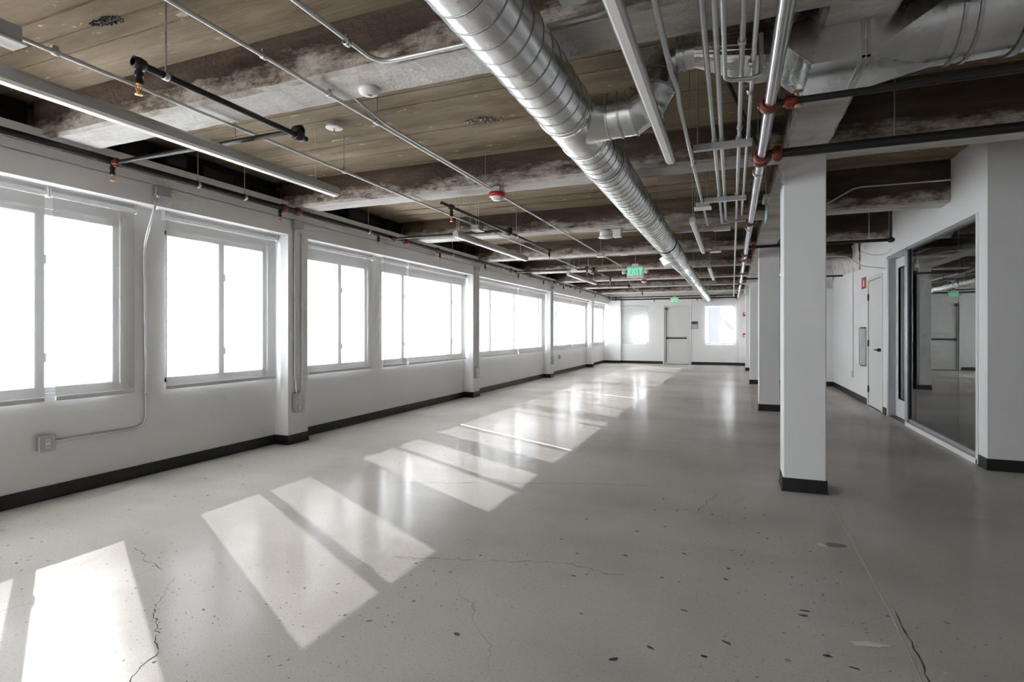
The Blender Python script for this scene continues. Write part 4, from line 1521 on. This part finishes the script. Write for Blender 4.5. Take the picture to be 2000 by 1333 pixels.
# ================================================================= WALL ITEMS
# extinguisher sign and cabinet
t_ = thing('wall_sign', (XR - .004, 11.1, 2.02), 'small red and white sign high on the right wall beside the plain door', 'sign')
MB().bbox(XR - .006, XR - .001, 10.93, 11.27, 1.99, 2.19, .002).build('plate', 'signred', t_)
b = MB()
b.bbox(XR - .008, XR - .006, 11.06, 11.14, 2.03, 2.13, .001)
b.bbox(XR - .008, XR - .006, 11.08, 11.12, 2.13, 2.15, .0005)
b.build('pictogram', 'whiteplastic', t_)
t_ = thing('extinguisher_cabinet', (XR - .05, 11.0, .65), 'shallow white extinguisher cabinet on the right wall under the red sign', 'cabinet')
b = MB()
y0, y1, z0, z1 = 10.93, 11.08, .65, 1.32
b.bbox(XR - .09, XR - .001, y0, y0 + .02, z0, z1, .003)
b.bbox(XR - .09, XR - .001, y1 - .02, y1, z0, z1, .003)
b.bbox(XR - .09, XR - .001, y0, y1, z0, z0 + .02, .003)
b.bbox(XR - .09, XR - .001, y0, y1, z1 - .02, z1, .003)
b.bbox(XR - .012, XR - .001, y0, y1, z0, z1, .002)
b.build('frame', 'whiteplastic', t_)
MB().box(XR - .086, XR - .082, y0 + .02, y1 - .02, z0 + .02, z1 - .02).build('door_pane', 'glass', t_)
MB().bbox(XR - .105, XR - .088, y0 + .03, y0 + .05, .93, 1.05, .003).build('pull', 'zinc', t_)
t_ = thing('fire_extinguisher', (XR - .045, 11.0, .671), 'red extinguisher standing inside the shallow wall cabinet', 'extinguisher')
MB().lathe([(.001, .672), (.03, .672), (.032, .69), (.032, 1.0), (.02, 1.04), (.01, 1.06), (.001, 1.06)], (XR - .046, 11.0, 0), 14).build('cylinder', 'redfaint', t_)
MB().bbox(XR - .052, XR - .04, 10.97, 11.03, 1.06, 1.09, .003).build('valve', 'blackmetal', t_)
# notice beside the end door
t_ = thing('notice_sign', (-1.30, YB - .01, 1.35), 'grey notice plate with a dark header right of the end door', 'sign')
MB().bbox(-1.41, -1.19, YB - .012, YB - .001, 1.34, 1.615, .003).build('border', 'ink', t_)
MB().bbox(-1.40, -1.20, YB - .014, YB - .011, 1.35, 1.53, .001).build('face', 'lightbody', t_)
MB().bbox(-1.375, -1.225, YB - .016, YB - .013, 1.50, 1.515, .0005).build('printed_line', 'ink', t_)
# red devices at the far right
for z, lab in ((1.86, 'upper red alarm device at the far right of the end wall'), (1.11, 'lower red pull station at the far right of the end wall')):
    t_ = thing('wall_alarm', (.41, 21.4, z - .06), lab, 'alarm', 'red devices on the end wall')
    MB().bbox(.36, .46, 21.375, 21.417, z - .07, z + .07, .006).build('body', 'redplastic', t_)
    MB().bbox(.385, .435, 21.365, 21.376, z - (.05 if z < 1.5 else -.01), z - (.0 if z < 1.5 else -.05), .004).build('face', 'whiteplastic', t_)

# building blocks added to grey the far right window; band stands for diagonal shadow
t_ = thing('added_building', (-.9, 27, -1), 'grey building block added to dim the far right window, with a shadow band', 'building')
MB().box(-1.35, -.5, 26, 28, -1, 6).build('wall', 'facade', t_)
MB().prism([(-.5, 1.65), (.4, .83), (.4, 1.17), (-.5, 1.98)], 'Y', 26.0, 26.3).build('shadow_band', 'facade', t_)
MB().box(.4, .55, 26.0, 26.3, -1, 1.2).build('shadow_band_post', 'facade', t_)
